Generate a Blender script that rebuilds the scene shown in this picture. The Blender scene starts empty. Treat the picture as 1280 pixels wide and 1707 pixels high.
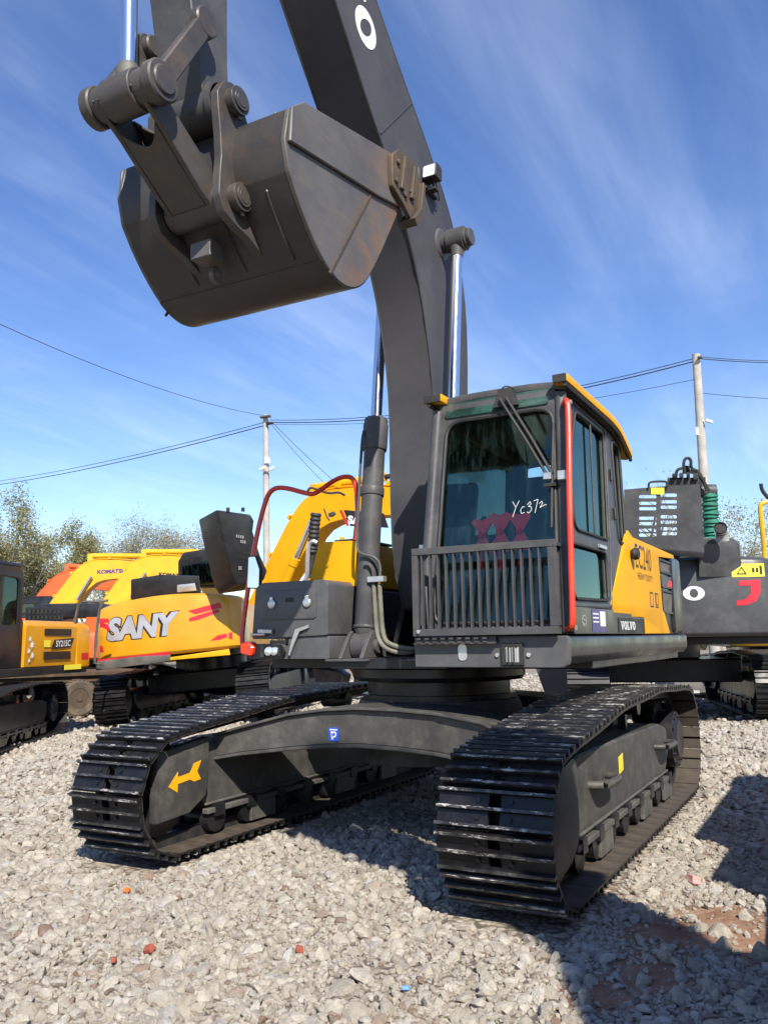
import bpy, bmesh, math, random
import numpy as np
from mathutils import Vector, Matrix, noise
from mathutils.geometry import tessellate_polygon
random.seed(7); np.random.seed(7)
R = math.radians
scene = bpy.context.scene
COL = scene.collection
# ------------------------------------------------------------------ camera
CAM = (2.8884, -6.1945, 1.3719); YAW, PITCH, ROLL, FPX = .4965, .1514, -.0161, 1408.5
fwd = Vector((-math.sin(YAW)*math.cos(PITCH), math.cos(YAW)*math.cos(PITCH), math.sin(PITCH)))
rgt0 = Vector((math.cos(YAW), math.sin(YAW), 0)); up0 = rgt0.cross(fwd)
rgt = rgt0*math.cos(ROLL) + up0*math.sin(ROLL); upv = up0*math.cos(ROLL) - rgt0*math.sin(ROLL)
cam = bpy.data.cameras.new('camera'); cam_o = bpy.data.objects.new('camera', cam); COL.objects.link(cam_o)
M = Matrix((rgt, upv, -fwd)).transposed().to_4x4(); M.translation = CAM
cam_o.matrix_world = M
cam.sensor_fit = 'HORIZONTAL'; cam.sensor_width = 36.0; cam.lens = FPX*36/1280
cam.clip_start = .05; cam.clip_end = 3000
scene.camera = cam_o
# ------------------------------------------------------------------ sky, sun, exposure
SUN_EL = R(41); SUN_AZ = R(-48); SUN_DIR = Vector((math.cos(SUN_AZ)*math.cos(SUN_EL), math.sin(SUN_AZ)*math.cos(SUN_EL), math.sin(SUN_EL)))
SUN_STRENGTH, SKY_STRENGTH = 5.0, .13
world = bpy.data.worlds.new('World'); scene.world = world; world.use_nodes = True
nt = world.node_tree; nt.nodes.clear()
def N(tree, typ, **kw):
    n = tree.nodes.new(typ)
    for k, v in kw.items():
        if k.startswith('i_'):
            n.inputs[k[2:].replace('_', ' ')].default_value = v
        else: setattr(n, k, v)
    return n
sky = N(nt, 'ShaderNodeTexSky', sky_type='NISHITA'); sky.sun_disc = False
sky.sun_elevation = SUN_EL; sky.sun_rotation = math.atan2(SUN_DIR.x, SUN_DIR.y)
sky.altitude = 300; sky.air_density = 1.0; sky.dust_density = .1; sky.ozone_density = 1.6
bgn = N(nt, 'ShaderNodeBackground'); bgn.inputs['Strength'].default_value = SKY_STRENGTH
outw = N(nt, 'ShaderNodeOutputWorld')
# thin cirrus, laid out on a flat layer high above (direction / height), the same all over the sky
tc = N(nt, 'ShaderNodeTexCoord'); sep = N(nt, 'ShaderNodeSeparateXYZ'); nt.links.new(tc.outputs['Generated'], sep.inputs[0])
zc = N(nt, 'ShaderNodeMath', operation='MAXIMUM'); zc.inputs[1].default_value = .02; nt.links.new(sep.outputs['Z'], zc.inputs[0])
za = N(nt, 'ShaderNodeMath', operation='ADD'); za.inputs[1].default_value = .12; nt.links.new(zc.outputs[0], za.inputs[0])
dv = N(nt, 'ShaderNodeVectorMath', operation='DIVIDE'); nt.links.new(tc.outputs['Generated'], dv.inputs[0])
cb = N(nt, 'ShaderNodeCombineXYZ')
for k in range(3): nt.links.new(za.outputs[0], cb.inputs[k])
nt.links.new(cb.outputs[0], dv.inputs[1])
def cirrus(rot, sc, scale, lo, hi, det=6, dist=.8, w=0.0):
    mp = N(nt, 'ShaderNodeMapping'); mp.inputs['Rotation'].default_value = (0, 0, rot); mp.inputs['Scale'].default_value = sc
    mp.inputs['Location'].default_value = (w, w*.7, 0)
    nt.links.new(dv.outputs[0], mp.inputs[0])
    nz = N(nt, 'ShaderNodeTexNoise'); nz.inputs['Scale'].default_value = scale; nz.inputs['Detail'].default_value = det
    nz.inputs['Roughness'].default_value = .58; nz.inputs['Distortion'].default_value = dist
    nt.links.new(mp.outputs[0], nz.inputs[0])
    mr = N(nt, 'ShaderNodeMapRange', interpolation_type='SMOOTHSTEP'); mr.inputs[1].default_value = lo; mr.inputs[2].default_value = hi
    nt.links.new(nz.outputs[0], mr.inputs[0])
    return mr.outputs[0]
c1 = cirrus(R(-28), (1.0, .17, 1), 5.0, .26, .84, w=3.1, det=8, dist=.35)
c2 = cirrus(R(20), (.8, .6, 1), 1.3, .25, .72, det=4, w=9.4)
mu = N(nt, 'ShaderNodeMath', operation='MULTIPLY'); nt.links.new(c1, mu.inputs[0]); nt.links.new(c2, mu.inputs[1])
m3 = N(nt, 'ShaderNodeMath', operation='MULTIPLY'); m3.inputs[1].default_value = .20; nt.links.new(mu.outputs[0], m3.inputs[0])
mixc = N(nt, 'ShaderNodeMix', data_type='RGBA'); nt.links.new(m3.outputs[0], mixc.inputs[0])
hsv = N(nt, 'ShaderNodeHueSaturation'); hsv.inputs['Saturation'].default_value = 1.22; hsv.inputs['Value'].default_value = .95; hsv.inputs['Hue'].default_value = .513; nt.links.new(sky.outputs[0], hsv.inputs['Color'])
nt.links.new(hsv.outputs[0], mixc.inputs[6]); mixc.inputs[7].default_value = (7.6, 8.4, 9.6, 1)
nt.links.new(mixc.outputs[2], bgn.inputs['Color'])
nt.links.new(bgn.outputs[0], outw.inputs[0])
sun = bpy.data.lights.new('sun', 'SUN'); sun.energy = SUN_STRENGTH; sun.angle = R(.53); sun.color = (1, .935, .835)
sun_o = bpy.data.objects.new('sun', sun); COL.objects.link(sun_o); sun_o.location = SUN_DIR*60
sun_o.rotation_euler = SUN_DIR.to_track_quat('Z', 'Y').to_euler()
vs = scene.view_settings; vs.view_transform = 'Standard'; vs.look = 'None'; vs.exposure = 0.64; vs.gamma = 1.0
try: vs.use_curve_mapping = False
except Exception: pass
scene.cycles.max_bounces = 6; scene.cycles.diffuse_bounces = 3; scene.cycles.glossy_bounces = 4
scene.cycles.transparent_max_bounces = 12; scene.cycles.caustics_reflective = False; scene.cycles.caustics_refractive = False
scene.cycles.sample_clamp_indirect = 6.0
# ------------------------------------------------------------------ helpers
def U(px, py, **k):
    """the point of the place seen at pixel (px, py) on a plane x=, y= or z= of the place, or at a depth d="""
    d = fwd + rgt*((px-640)/FPX) - upv*((py-853.5)/FPX)
    (ax, v), = k.items()
    t = v if ax == 'd' else (v-CAM['xyz'.index(ax)])/d['xyz'.index(ax)]
    return Vector(CAM) + d*t
def rpoly(pts, r, seg=4):
    """round the corners of a 2D polygon; r one radius or one per corner"""
    out = []; n = len(pts)
    for i, p in enumerate(pts):
        ri = r[i] if isinstance(r, (list, tuple)) else r
        p = Vector(p[:2]); a = Vector(pts[i-1][:2])-p; b = Vector(pts[(i+1) % n][:2])-p
        if ri <= 1e-6 or a.length < 1e-6 or b.length < 1e-6: out.append(tuple(p)); continue
        ang = a.angle(b)
        if ang > math.pi-.02: out.append(tuple(p)); continue
        t = min(ri/math.tan(ang/2), a.length*.49, b.length*.49)
        p0 = p+a.normalized()*t; p2 = p+b.normalized()*t
        for k in range(seg+1):
            s = k/seg; out.append(tuple(p0*(1-s)**2 + p*2*s*(1-s) + p2*s*s))
    return out
def rrect(x0, y0, x1, y1, r, seg=4): return rpoly([(x0, y0), (x1, y0), (x1, y1), (x0, y1)], r, seg)
def ell(cx, cy, rx, ry=None, n=20, a0=0):
    ry = rx if ry is None else ry
    return [(cx+rx*math.cos(a0+2*math.pi*k/n), cy+ry*math.sin(a0+2*math.pi*k/n)) for k in range(n)]
def smooth_path(pts, it=2):
    pts = [Vector(p) for p in pts]
    for _ in range(it):
        q = [pts[0]]
        for a, b in zip(pts, pts[1:]): q += [a*.75+b*.25, a*.25+b*.75]
        pts = q+[pts[-1]]
    return pts
class MB:
    def __init__(s): s.v = []; s.f = []; s.m = []
    def add(s, vs_, fs_, mi=0):
        o = len(s.v); s.v += [tuple(p) for p in vs_]; s.f += [tuple(i+o for i in f) for f in fs_]; s.m += [mi]*len(fs_); return s
    def face(s, pts, mi=0): return s.add(pts, [range(len(pts))], mi)
    def box(s, lo, hi, mi=0, rot=None, c=None):
        x0, y0, z0 = lo; x1, y1, z1 = hi
        P = [Vector(p) for p in ((x0,y0,z0),(x1,y0,z0),(x1,y1,z0),(x0,y1,z0),(x0,y0,z1),(x1,y0,z1),(x1,y1,z1),(x0,y1,z1))]
        if rot is not None:
            c = Vector(c) if c is not None else (P[0]+P[6])/2
            P = [c+rot@(p-c) for p in P]
        return s.add(P, [(0,3,2,1),(4,5,6,7),(0,1,5,4),(1,2,6,5),(2,3,7,6),(3,0,4,7)], mi)
    def bar(s, p0, p1, w, h, upd=(0,0,1), mi=0):
        p0, p1 = Vector(p0), Vector(p1); d = (p1-p0).normalized(); upd = Vector(upd)
        a = d.cross(upd).normalized()*w/2; b = a.cross(d).normalized()*h/2
        P = [p+sa*a+sb*b for p in (p0, p1) for sa, sb in ((-1,-1),(1,-1),(1,1),(-1,1))]
        return s.add(P, [(0,1,2,3),(7,6,5,4),(0,4,5,1),(1,5,6,2),(2,6,7,3),(3,7,4,0)], mi)
    def prism(s, pts, a, b, axis='x', mi=0):
        n = len(pts)
        def mk(p, t): return {'x': (t, p[0], p[1]), 'y': (p[0], t, p[1]), 'z': (p[0], p[1], t)}[axis]
        P = [mk(p, a) for p in pts]+[mk(p, b) for p in pts]
        F = [tuple(range(n)), tuple(range(2*n-1, n-1, -1))]+[(i, i+n, (i+1) % n+n, (i+1) % n) for i in range(n)]
        return s.add(P, F, mi)
    def plate(s, outer, holes, fn, t, mi=0):
        """flat plate with holes: fn(u, v, w) -> place; w runs 0..t"""
        loops = [list(outer)]+[list(h) for h in holes]
        tri = tessellate_polygon([[Vector((p[0], p[1], 0)) for p in l] for l in loops])
        flat = [p for l in loops for p in l]; n = len(flat)
        P = [fn(p[0], p[1], 0) for p in flat]+[fn(p[0], p[1], t) for p in flat]
        F = [tuple(f) for f in tri]+[tuple(i+n for i in reversed(f)) for f in tri]
        o = 0
        for l in loops:
            k = len(l)
            F += [(o+i, o+(i+1) % k, o+(i+1) % k+n, o+i+n) for i in range(k)]; o += k
        return s.add(P, F, mi)
    def cyl(s, p0, p1, r0, r1=None, n=16, mi=0, cap=True):
        r1 = r0 if r1 is None else r1
        return s.lathe([(r0, 0), (r1, (Vector(p1)-Vector(p0)).length)], p0, Vector(p1)-Vector(p0), n, mi, cap)
    def lathe(s, prof, p0, ax, n=16, mi=0, cap=True):
        ax = Vector(ax).normalized(); p0 = Vector(p0); t = Vector((0,0,1)) if abs(ax.z) < .9 else Vector((1,0,0))
        a = ax.cross(t).normalized(); b = ax.cross(a); P = []; F = []
        for r, h in prof:
            for k in range(n):
                an = 2*math.pi*k/n; P.append(p0+ax*h+(a*math.cos(an)+b*math.sin(an))*r)
        for i in range(len(prof)-1):
            for k in range(n):
                k2 = (k+1) % n; F.append((i*n+k, i*n+k2, (i+1)*n+k2, (i+1)*n+k))
        if cap:
            F.append(tuple(range(n-1, -1, -1))); F.append(tuple(range((len(prof)-1)*n, len(prof)*n)))
        return s.add(P, F, mi)
    def tube(s, path, r, n=8, mi=0, cap=True, closed=False):
        path = [Vector(p) for p in path]; m = len(path); P = []; F = []; prev = None
        for i, p in enumerate(path):
            d = (path[(i+1) % m]-path[i-1]) if closed else (path[min(i+1, m-1)]-path[max(i-1, 0)])
            d.normalize()
            if prev is None:
                t = Vector((0,0,1)) if abs(d.z) < .9 else Vector((1,0,0)); a = d.cross(t).normalized()
            else: a = (prev-d*prev.dot(d)).normalized()
            prev = a; b = d.cross(a); rr = r[i] if isinstance(r, (list, tuple)) else r
            for k in range(n):
                an = 2*math.pi*k/n; P.append(p+(a*math.cos(an)+b*math.sin(an))*rr)
        for i in range(m if closed else m-1):
            for k in range(n):
                k2 = (k+1) % n; j = (i+1) % m; F.append((i*n+k, i*n+k2, j*n+k2, j*n+k))
        if cap and not closed: F += [tuple(range(n-1, -1, -1)), tuple(range((m-1)*n, m*n))]
        return s.add(P, F, mi)
    def hexbolt(s, p, ax, r=.016, h=.012, mi=0): return s.cyl(p, Vector(p)+Vector(ax).normalized()*h, r, n=6, mi=mi)
    def mesh(s, name, mats, bevel=0, seg=1, angle=35, smooth=True):
        me = bpy.data.meshes.new(name); me.from_pydata(s.v, [], s.f)
        for m in (mats if isinstance(mats, (list, tuple)) else [mats]): me.materials.append(MAT[m] if isinstance(m, str) else m)
        me.polygons.foreach_set('material_index', s.m)
        bm = bmesh.new(); bm.from_mesh(me)
        bmesh.ops.recalc_face_normals(bm, faces=bm.faces)
        if bevel:
            es = [e for e in bm.edges if len(e.link_faces) == 2 and e.calc_face_angle(0) > R(angle)]
            if es: bmesh.ops.bevel(bm, geom=es, offset=bevel, segments=seg, profile=.6, affect='EDGES', clamp_overlap=True)
        bm.to_mesh(me); bm.free()
        if smooth:
            me.polygons.foreach_set('use_smooth', [True]*len(me.polygons)); me.set_sharp_from_angle(angle=R(32))
        me.update(); return me
    def build(s, name, mats, parent=None, bevel=0, seg=1, angle=35, smooth=True, label=None):
        return put(name, s.mesh(name, mats, bevel, seg, angle, smooth), parent, label)
def put(name, me, parent=None, label=None):
    o = bpy.data.objects.new(name, me); COL.objects.link(o)
    if parent is not None: o.parent = parent
    if label: o['label'] = label
    return o
def tag(o, label, cat, group=None):
    o['label'] = label; o['category'] = cat
    if group: o['group'] = group
    return o
def thing(name, label, cat, loc=(0,0,0), rz=0, group=None):
    o = bpy.data.objects.new(name, None); COL.objects.link(o); o.location = loc; o.rotation_euler = (0,0,rz)
    o.empty_display_size = .3
    return tag(o, label, cat, group)
_txt = {}
def text_pts(s_, bold=0.0, shear=0.0):
    k = (s_, bold, shear)
    if k in _txt: return _txt[k]
    cu = bpy.data.curves.new('lettering', 'FONT'); cu.body = s_; cu.offset = bold; cu.shear = shear; cu.resolution_u = 3
    o = bpy.data.objects.new('lettering', cu); COL.objects.link(o)
    dg = bpy.context.evaluated_depsgraph_get(); dg.update(); me = bpy.data.meshes.new_from_object(o.evaluated_get(dg))
    V = [tuple(v.co) for v in me.vertices]; F = [tuple(p.vertices) for p in me.polygons]
    bpy.data.objects.remove(o); bpy.data.curves.remove(cu); bpy.data.meshes.remove(me)
    _txt[k] = (V, F); return _txt[k]
def lettering(s_, fn, w, h, mat, parent, name='lettering', bold=.0, shear=0., label=None):
    """flat print: the words fill 0..w by 0..h of the surface fn(u, v) -> place"""
    V, F = text_pts(s_, bold, shear)
    xs = [v[0] for v in V]; ys = [v[1] for v in V]; x0, x1, y0, y1 = min(xs), max(xs), min(ys), max(ys)
    me = bpy.data.meshes.new(name)
    me.from_pydata([tuple(fn((v[0]-x0)/(x1-x0)*w, (v[1]-y0)/(y1-y0)*h)) for v in V], [], F); me.materials.append(MAT[mat])
    return put(name, me, parent, label)
# ------------------------------------------------------------------ materials
MAT = {}
def new_mat(name):
    m = bpy.data.materials.new(name); m.use_nodes = True; t = m.node_tree; t.nodes.clear()
    o = N(t, 'ShaderNodeOutputMaterial'); b = N(t, 'ShaderNodeBsdfPrincipled'); t.links.new(b.outputs[0], o.inputs[0])
    MAT[name] = m; return m, t, b, o
def ramp(t, src, lo, hi, smooth=True):
    r = N(t, 'ShaderNodeMapRange', interpolation_type='SMOOTHSTEP' if smooth else 'LINEAR'); r.inputs[1].default_value = lo; r.inputs[2].default_value = hi
    t.links.new(src, r.inputs[0]); return r.outputs[0]
def noise_n(t, scale, detail=4, rough=.55, vec=None, dist=0):
    n = N(t, 'ShaderNodeTexNoise'); n.inputs['Scale'].default_value = scale; n.inputs['Detail'].default_value = detail
    n.inputs['Roughness'].default_value = rough; n.inputs['Distortion'].default_value = dist
    if vec is not None: t.links.new(vec, n.inputs['Vector'])
    return n.outputs['Fac']
def mixc_(t, f, a, b):
    m = N(t, 'ShaderNodeMix', data_type='RGBA')
    for s_, v in ((0, f), (6, a), (7, b)):
        if hasattr(v, 'is_output'): t.links.new(v, m.inputs[s_])
        else: m.inputs[s_].default_value = v if s_ == 0 else (*v, 1)
    return m.outputs[2]
def paint(name, col, rough=.42, metal=0, var=.18, dust=0., dustcol=(.30,.27,.22), scuff=0., scuffcol=(.5,.47,.42), scale=3., coat=0., bump=.02, rust=0., scratch=0., spec=.5, rustdir=None):
    m, t, b, o = new_mat(name)
    tc_ = N(t, 'ShaderNodeTexCoord'); vec = tc_.outputs['Object']
    n1 = noise_n(t, scale, 5, .6, vec); n2 = noise_n(t, scale*9, 3, .6, vec)
    dk = tuple(c*(1-var) for c in col); lt = tuple(min(1, c*(1+var)) for c in col)
    c = mixc_(t, ramp(t, n1, .3, .7), dk, lt)
    rsrc = N(t, 'ShaderNodeMapRange'); rsrc.inputs[1].default_value = .3; rsrc.inputs[2].default_value = .7
    rsrc.inputs[3].default_value = max(.03, rough-.09); rsrc.inputs[4].default_value = min(1, rough+.12); t.links.new(n1, rsrc.inputs[0])
    rough_out = rsrc.outputs[0]
    if dust > 0:
        n3 = noise_n(t, scale*2.3, 6, .7, vec)
        f = N(t, 'ShaderNodeMath', operation='MULTIPLY'); f.inputs[1].default_value = dust; t.links.new(ramp(t, n3, .38, .78), f.inputs[0])
        c = mixc_(t, f.outputs[0], c, dustcol)
        r2 = N(t, 'ShaderNodeMath', operation='ADD'); t.links.new(rough_out, r2.inputs[0])
        f2 = N(t, 'ShaderNodeMath', operation='MULTIPLY'); f2.inputs[1].default_value = .5; t.links.new(f.outputs[0], f2.inputs[0]); t.links.new(f2.outputs[0], r2.inputs[1])
        rough_out = r2.outputs[0]
    if rust > 0:
        n4 = noise_n(t, 5, 8, .72, vec, .6)
        f = N(t, 'ShaderNodeMath', operation='MULTIPLY'); f.inputs[1].default_value = rust; t.links.new(ramp(t, n4, .5 if not rustdir else .36, .68 if not rustdir else .66), f.inputs[0])
        if rustdir:
            sx_ = N(t, 'ShaderNodeSeparateXYZ'); t.links.new(vec, sx_.inputs[0]); g_ = N(t, 'ShaderNodeMath', operation='MULTIPLY_ADD'); g_.inputs[1].default_value = -.45; t.links.new(sx_.outputs[2], g_.inputs[0]); 
            g2 = N(t, 'ShaderNodeMath', operation='ADD'); g_.inputs[2].default_value = 3.9*.45; t.links.new(g_.outputs[0], g2.inputs[0]); t.links.new(sx_.outputs[1], g2.inputs[1])
            f9 = N(t, 'ShaderNodeMath', operation='MULTIPLY'); t.links.new(ramp(t, g2.outputs[0], *rustdir), f9.inputs[0]); t.links.new(f.outputs[0], f9.inputs[1]); f = f9
        c = mixc_(t, f.outputs[0], c, (.21,.105,.04))
    if scratch > 0:
        for rot, seed in ((.4, 0.), (-.5, 4.), (1.2, 9.)):
            mp = N(t, 'ShaderNodeMapping'); mp.inputs['Rotation'].default_value = (rot, 0, 0); mp.inputs['Scale'].default_value = (1, 2.2, 70); mp.inputs['Location'].default_value = (seed, seed, seed)
            t.links.new(vec, mp.inputs[0]); ns = noise_n(t, 1.6, 2, .4, mp.outputs[0])
            f = N(t, 'ShaderNodeMath', operation='MULTIPLY'); f.inputs[1].default_value = scratch; t.links.new(ramp(t, ns, .66, .72), f.inputs[0])
            c = mixc_(t, f.outputs[0], c, (.34,.22,.09))
    if scuff > 0:
        mp = N(t, 'ShaderNodeMapping'); mp.inputs['Scale'].default_value = (1, 3, 3); t.links.new(vec, mp.inputs[0])
        oi = N(t, 'ShaderNodeObjectInfo'); ad = N(t, 'ShaderNodeVectorMath', operation='ADD'); ml = N(t, 'ShaderNodeMath', operation='MULTIPLY'); ml.inputs[1].default_value = 40
        t.links.new(oi.outputs['Random'], ml.inputs[0]); t.links.new(mp.outputs[0], ad.inputs[0]); t.links.new(ml.outputs[0], ad.inputs[1])
        n5 = noise_n(t, 9, 8, .75, ad.outputs[0])
        f = ramp(t, n5, 1-scuff, 1-scuff+.1)
        c = mixc_(t, f, c, scuffcol)
        r3 = N(t, 'ShaderNodeMix'); t.links.new(f, r3.inputs[0]); t.links.new(rough_out, r3.inputs[2]); r3.inputs[3].default_value = .85; rough_out = r3.outputs[0]
    t.links.new(c, b.inputs['Base Color']); t.links.new(rough_out, b.inputs['Roughness'])
    b.inputs['Metallic'].default_value = metal; b.inputs['Coat Weight'].default_value = coat; b.inputs['Coat Roughness'].default_value = .08
    b.inputs['Specular IOR Level'].default_value = spec
    if bump:
        bp = N(t, 'ShaderNodeBump'); bp.inputs['Strength'].default_value = bump*4; bp.inputs['Distance'].default_value = .01
        t.links.new(n2, bp.inputs['Height']); t.links.new(bp.outputs[0], b.inputs['Normal'])
    return m
paint('grey_paint', (.062,.062,.065), .46, dust=.13, spec=.35)
paint('boom_paint', (.060,.060,.067), .46, dust=.04, scale=1.3, spec=.12)
paint('deck_grey', (.076,.077,.080), .40, dust=.12, coat=.1, spec=.4)
paint('rear_grey', (.050,.051,.055), .38, dust=.10, coat=.1, spec=.4)
paint('frame_grey', (.050,.049,.046), .50, dust=.22, spec=.35)
paint('black_paint', (.013,.013,.015), .32, dust=.08, dustcol=(.13,.12,.11), coat=.08, spec=.38)
paint('shoe_black', (.007,.007,.008), .36, dust=.10, dustcol=(.10,.09,.08), scuff=.34, scuffcol=(.22,.21,.19), coat=.05, scale=5, spec=.35)
paint('shoe_worn', (.012,.012,.014), .34, dust=.25, dustcol=(.30,.29,.27), scuff=.475, scuffcol=(.46,.44,.41), scale=6)
paint('shoe_inner', (.055,.043,.032), .75, dust=.5, dustcol=(.12,.095,.07))
paint('steel_dusty', (.10,.095,.085), .55, metal=.3, dust=.45, dustcol=(.25,.23,.2))
paint('bucket_paint', (.045,.0425,.042), .44, dust=.3, dustcol=(.070,.061,.053), rust=.10, scale=2.2, spec=.35)
paint('bucket_side', (.096,.092,.088), .42, dust=.25, dustcol=(.13,.11,.09), rust=.9, scratch=.16, scale=2.2, spec=.35, rustdir=(-2.5,-1.6))
paint('rusty_steel', (.085,.062,.042), .58, metal=.2, dust=.5, dustcol=(.08,.065,.05), rust=.55)
paint('link_paint', (.055,.052,.050), .42, dust=.3, dustcol=(.10,.08,.06), rust=.22, spec=.4)
paint('yellow_paint', (.74,.345,.005), .55, var=.07, dust=.06, dustcol=(.5,.33,.1), coat=.0, spec=.15)
paint('amber_paint', (.60,.27,.006), .34, var=.08, dust=.14, dustcol=(.45,.28,.1), coat=.3)
paint('lemon_paint', (.70,.385,.006), .36, var=.1, dust=.12, dustcol=(.5,.4,.15), coat=.2)
paint('orange_paint', (.62,.10,.02), .40, var=.12, dust=.2, dustcol=(.45,.2,.1))
paint('red_paint', (.62,.022,.012), .32, var=.1, coat=.3)
paint('rail_red', (.70,.045,.014), .32, var=.12, coat=.3)
paint('sticker_red', (.52,.015,.03), .38, var=.1)
paint('white_print', (.72,.72,.70), .5, var=.05)
paint('black_print', (.012,.011,.011), .5, var=.1)
paint('silver_print', (.42,.43,.46), .32, metal=.5, var=.25, scale=1.5)
paint('blue_print', (.02,.09,.55), .4, var=.08)
paint('navy_print', (.06,.045,.20), .4, var=.3, scale=9)
paint('sticker_yellow', (.78,.66,.05), .45, var=.06)
paint('arrow_yellow', (.85,.40,.01), .4, var=.06)
paint('rubber', (.018,.018,.018), .62, dust=.25, dustcol=(.12,.11,.10))
paint('tyre', (.085,.066,.05), .85, dust=.6, dustcol=(.22,.17,.12), bump=.08)
paint('hose_sheath', (.15,.145,.11), .55, dust=.4, dustcol=(.3,.28,.22))
paint('green_mesh', (.012,.16,.10), .75, var=.4, scale=9, bump=.1)
paint('zinc', (.55,.55,.54), .30, metal=.7, var=.2)
paint('concrete', (.42,.40,.36), .85, var=.15, dust=.3, dustcol=(.3,.28,.25), bump=.06)
paint('white_plastic', (.75,.75,.74), .45, var=.05)
paint('bark', (.27,.24,.20), .9, var=.3, scale=8, bump=.1)
paint('cable_black', (.03,.03,.035), .6)
paint('seat_cloth', (.035,.04,.042), .8, bump=.1)
paint('film', (.022,.060,.048), .22, var=.5, scale=6, coat=.4)
paint('ribbon', (.88,.010,.035), .55, var=.2, scale=30)
paint('lining', (.05,.06,.058), .8)
paint('grille_black', (.010,.010,.011), .45)
paint('wood', (.15,.12,.085), .8, var=.3, scale=6, bump=.05)
paint('brick_red', (.30,.075,.04), .85, bump=.1)
paint('plastic_orange', (.80,.16,.03), .5)
paint('plastic_blue', (.15,.35,.62), .5)
paint('pink_render', (.55,.30,.27), .9)
paint('roof_dark', (.12,.11,.11), .8)
m, t, b, o = new_mat('chrome'); b.inputs['Base Color'].default_value = (.80,.81,.83,1); b.inputs['Metallic'].default_value = 1; b.inputs['Roughness'].default_value = .13
n_ = noise_n(t, 14, 3); t.links.new(ramp(t, n_, .0, 3.2, False), b.inputs['Roughness'])
m, t, b, o = new_mat('mirror'); b.inputs['Base Color'].default_value = (.8,.82,.84,1); b.inputs['Metallic'].default_value = 1; b.inputs['Roughness'].default_value = .03
def glass(name, tint, fac_lo=.05):
    m, t, b, o = new_mat(name); t.nodes.remove(b)
    tr = N(t, 'ShaderNodeBsdfTransparent'); tr.inputs[0].default_value = (*tint, 1)
    gl = N(t, 'ShaderNodeBsdfGlossy'); gl.inputs['Roughness'].default_value = .03; gl.inputs[0].default_value = (.62,.90,.80,1)
    df = N(t, 'ShaderNodeBsdfDiffuse'); df.inputs[0].default_value = (.10,.22,.20,1)
    tc_ = N(t, 'ShaderNodeTexCoord')
    mp = N(t, 'ShaderNodeMapping'); mp.inputs['Scale'].default_value = (9, 9, 1.5); t.links.new(tc_.outputs['Object'], mp.inputs[0])
    haze = noise_n(t, 2.2, 6, .7, mp.outputs[0]); hz = N(t, 'ShaderNodeMath', operation='MULTIPLY'); hz.inputs[1].default_value = .12; t.links.new(ramp(t, haze, .45, .8), hz.inputs[0])
    m1 = N(t, 'ShaderNodeMixShader'); t.links.new(hz.outputs[0], m1.inputs[0]); t.links.new(tr.outputs[0], m1.inputs[1]); t.links.new(df.outputs[0], m1.inputs[2])
    fr = N(t, 'ShaderNodeFresnel'); fr.inputs[0].default_value = 1.38
    ad = N(t, 'ShaderNodeMath', operation='ADD'); ad.inputs[1].default_value = fac_lo; t.links.new(fr.outputs[0], ad.inputs[0])
    mx = N(t, 'ShaderNodeMixShader'); t.links.new(ad.outputs[0], mx.inputs[0]); t.links.new(m1.outputs[0], mx.inputs[1]); t.links.new(gl.outputs[0], mx.inputs[2])
    t.links.new(mx.outputs[0], o.inputs[0])
glass('glass', (.90,.97,.95), .02); glass('dark_glass', (.16,.19,.19), .06)
m, t, b, o = new_mat('lamp_glass'); b.inputs['Base Color'].default_value = (.75,.78,.8,1); b.inputs['Roughness'].default_value = .12; b.inputs['Metallic'].default_value = .6
# leaves: per-leaf colour from the mesh island
def leaf_mat(name, cols, trans=.35):
    m, t, b, o = new_mat(name)
    g = N(t, 'ShaderNodeNewGeometry'); cr = N(t, 'ShaderNodeValToRGB'); cr.color_ramp.elements[0].color = (*cols[0], 1); cr.color_ramp.elements[1].color = (*cols[-1], 1)
    for k, c in enumerate(cols[1:-1]): cr.color_ramp.elements.new((k+1)/(len(cols)-1)).color = (*c, 1)
    t.links.new(g.outputs['Random Per Island'], cr.inputs[0]); t.links.new(cr.outputs[0], b.inputs['Base Color']); b.inputs['Roughness'].default_value = .65
    tl = N(t, 'ShaderNodeBsdfTranslucent'); t.links.new(cr.outputs[0], tl.inputs[0]); mx = N(t, 'ShaderNodeMixShader'); mx.inputs[0].default_value = trans
    t.links.new(b.outputs[0], mx.inputs[1]); t.links.new(tl.outputs[0], mx.inputs[2]); t.links.new(mx.outputs[0], o.inputs[0])
leaf_mat('leaf_olive', [(.19,.20,.07),(.25,.245,.10),(.30,.265,.12),(.33,.32,.19)])
leaf_mat('leaf_grey', [(.24,.25,.14),(.31,.31,.21),(.37,.36,.29),(.28,.25,.15)])
# gravel stones: colour per stone
m, t, b, o = new_mat('stone')
oi = N(t, 'ShaderNodeObjectInfo'); cr = N(t, 'ShaderNodeValToRGB'); els = cr.color_ramp.elements
els[0].color = (.455,.405,.33,1); els[0].position = 0; els[1].color = (.64,.59,.50,1); els[1].position = .45
for p_, c_ in ((.22,(.55,.50,.415)), (.62,(.49,.435,.35)), (.74,(.60,.555,.475)), (.84,(.42,.375,.315)), (.92,(.46,.375,.30)), (.955,(.30,.20,.15)), (.97,(.48,.45,.42)), (1.,(.62,.60,.55))):
    els.new(p_).color = (*c_, 1)
t.links.new(oi.outputs['Random'], cr.inputs[0])
tc_ = N(t, 'ShaderNodeTexCoord'); nn = noise_n(t, 2.2, 6, .65, tc_.outputs['Object'])
mm = N(t, 'ShaderNodeMix', data_type='RGBA', blend_type='MULTIPLY'); mm.inputs[0].default_value = 1
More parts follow.
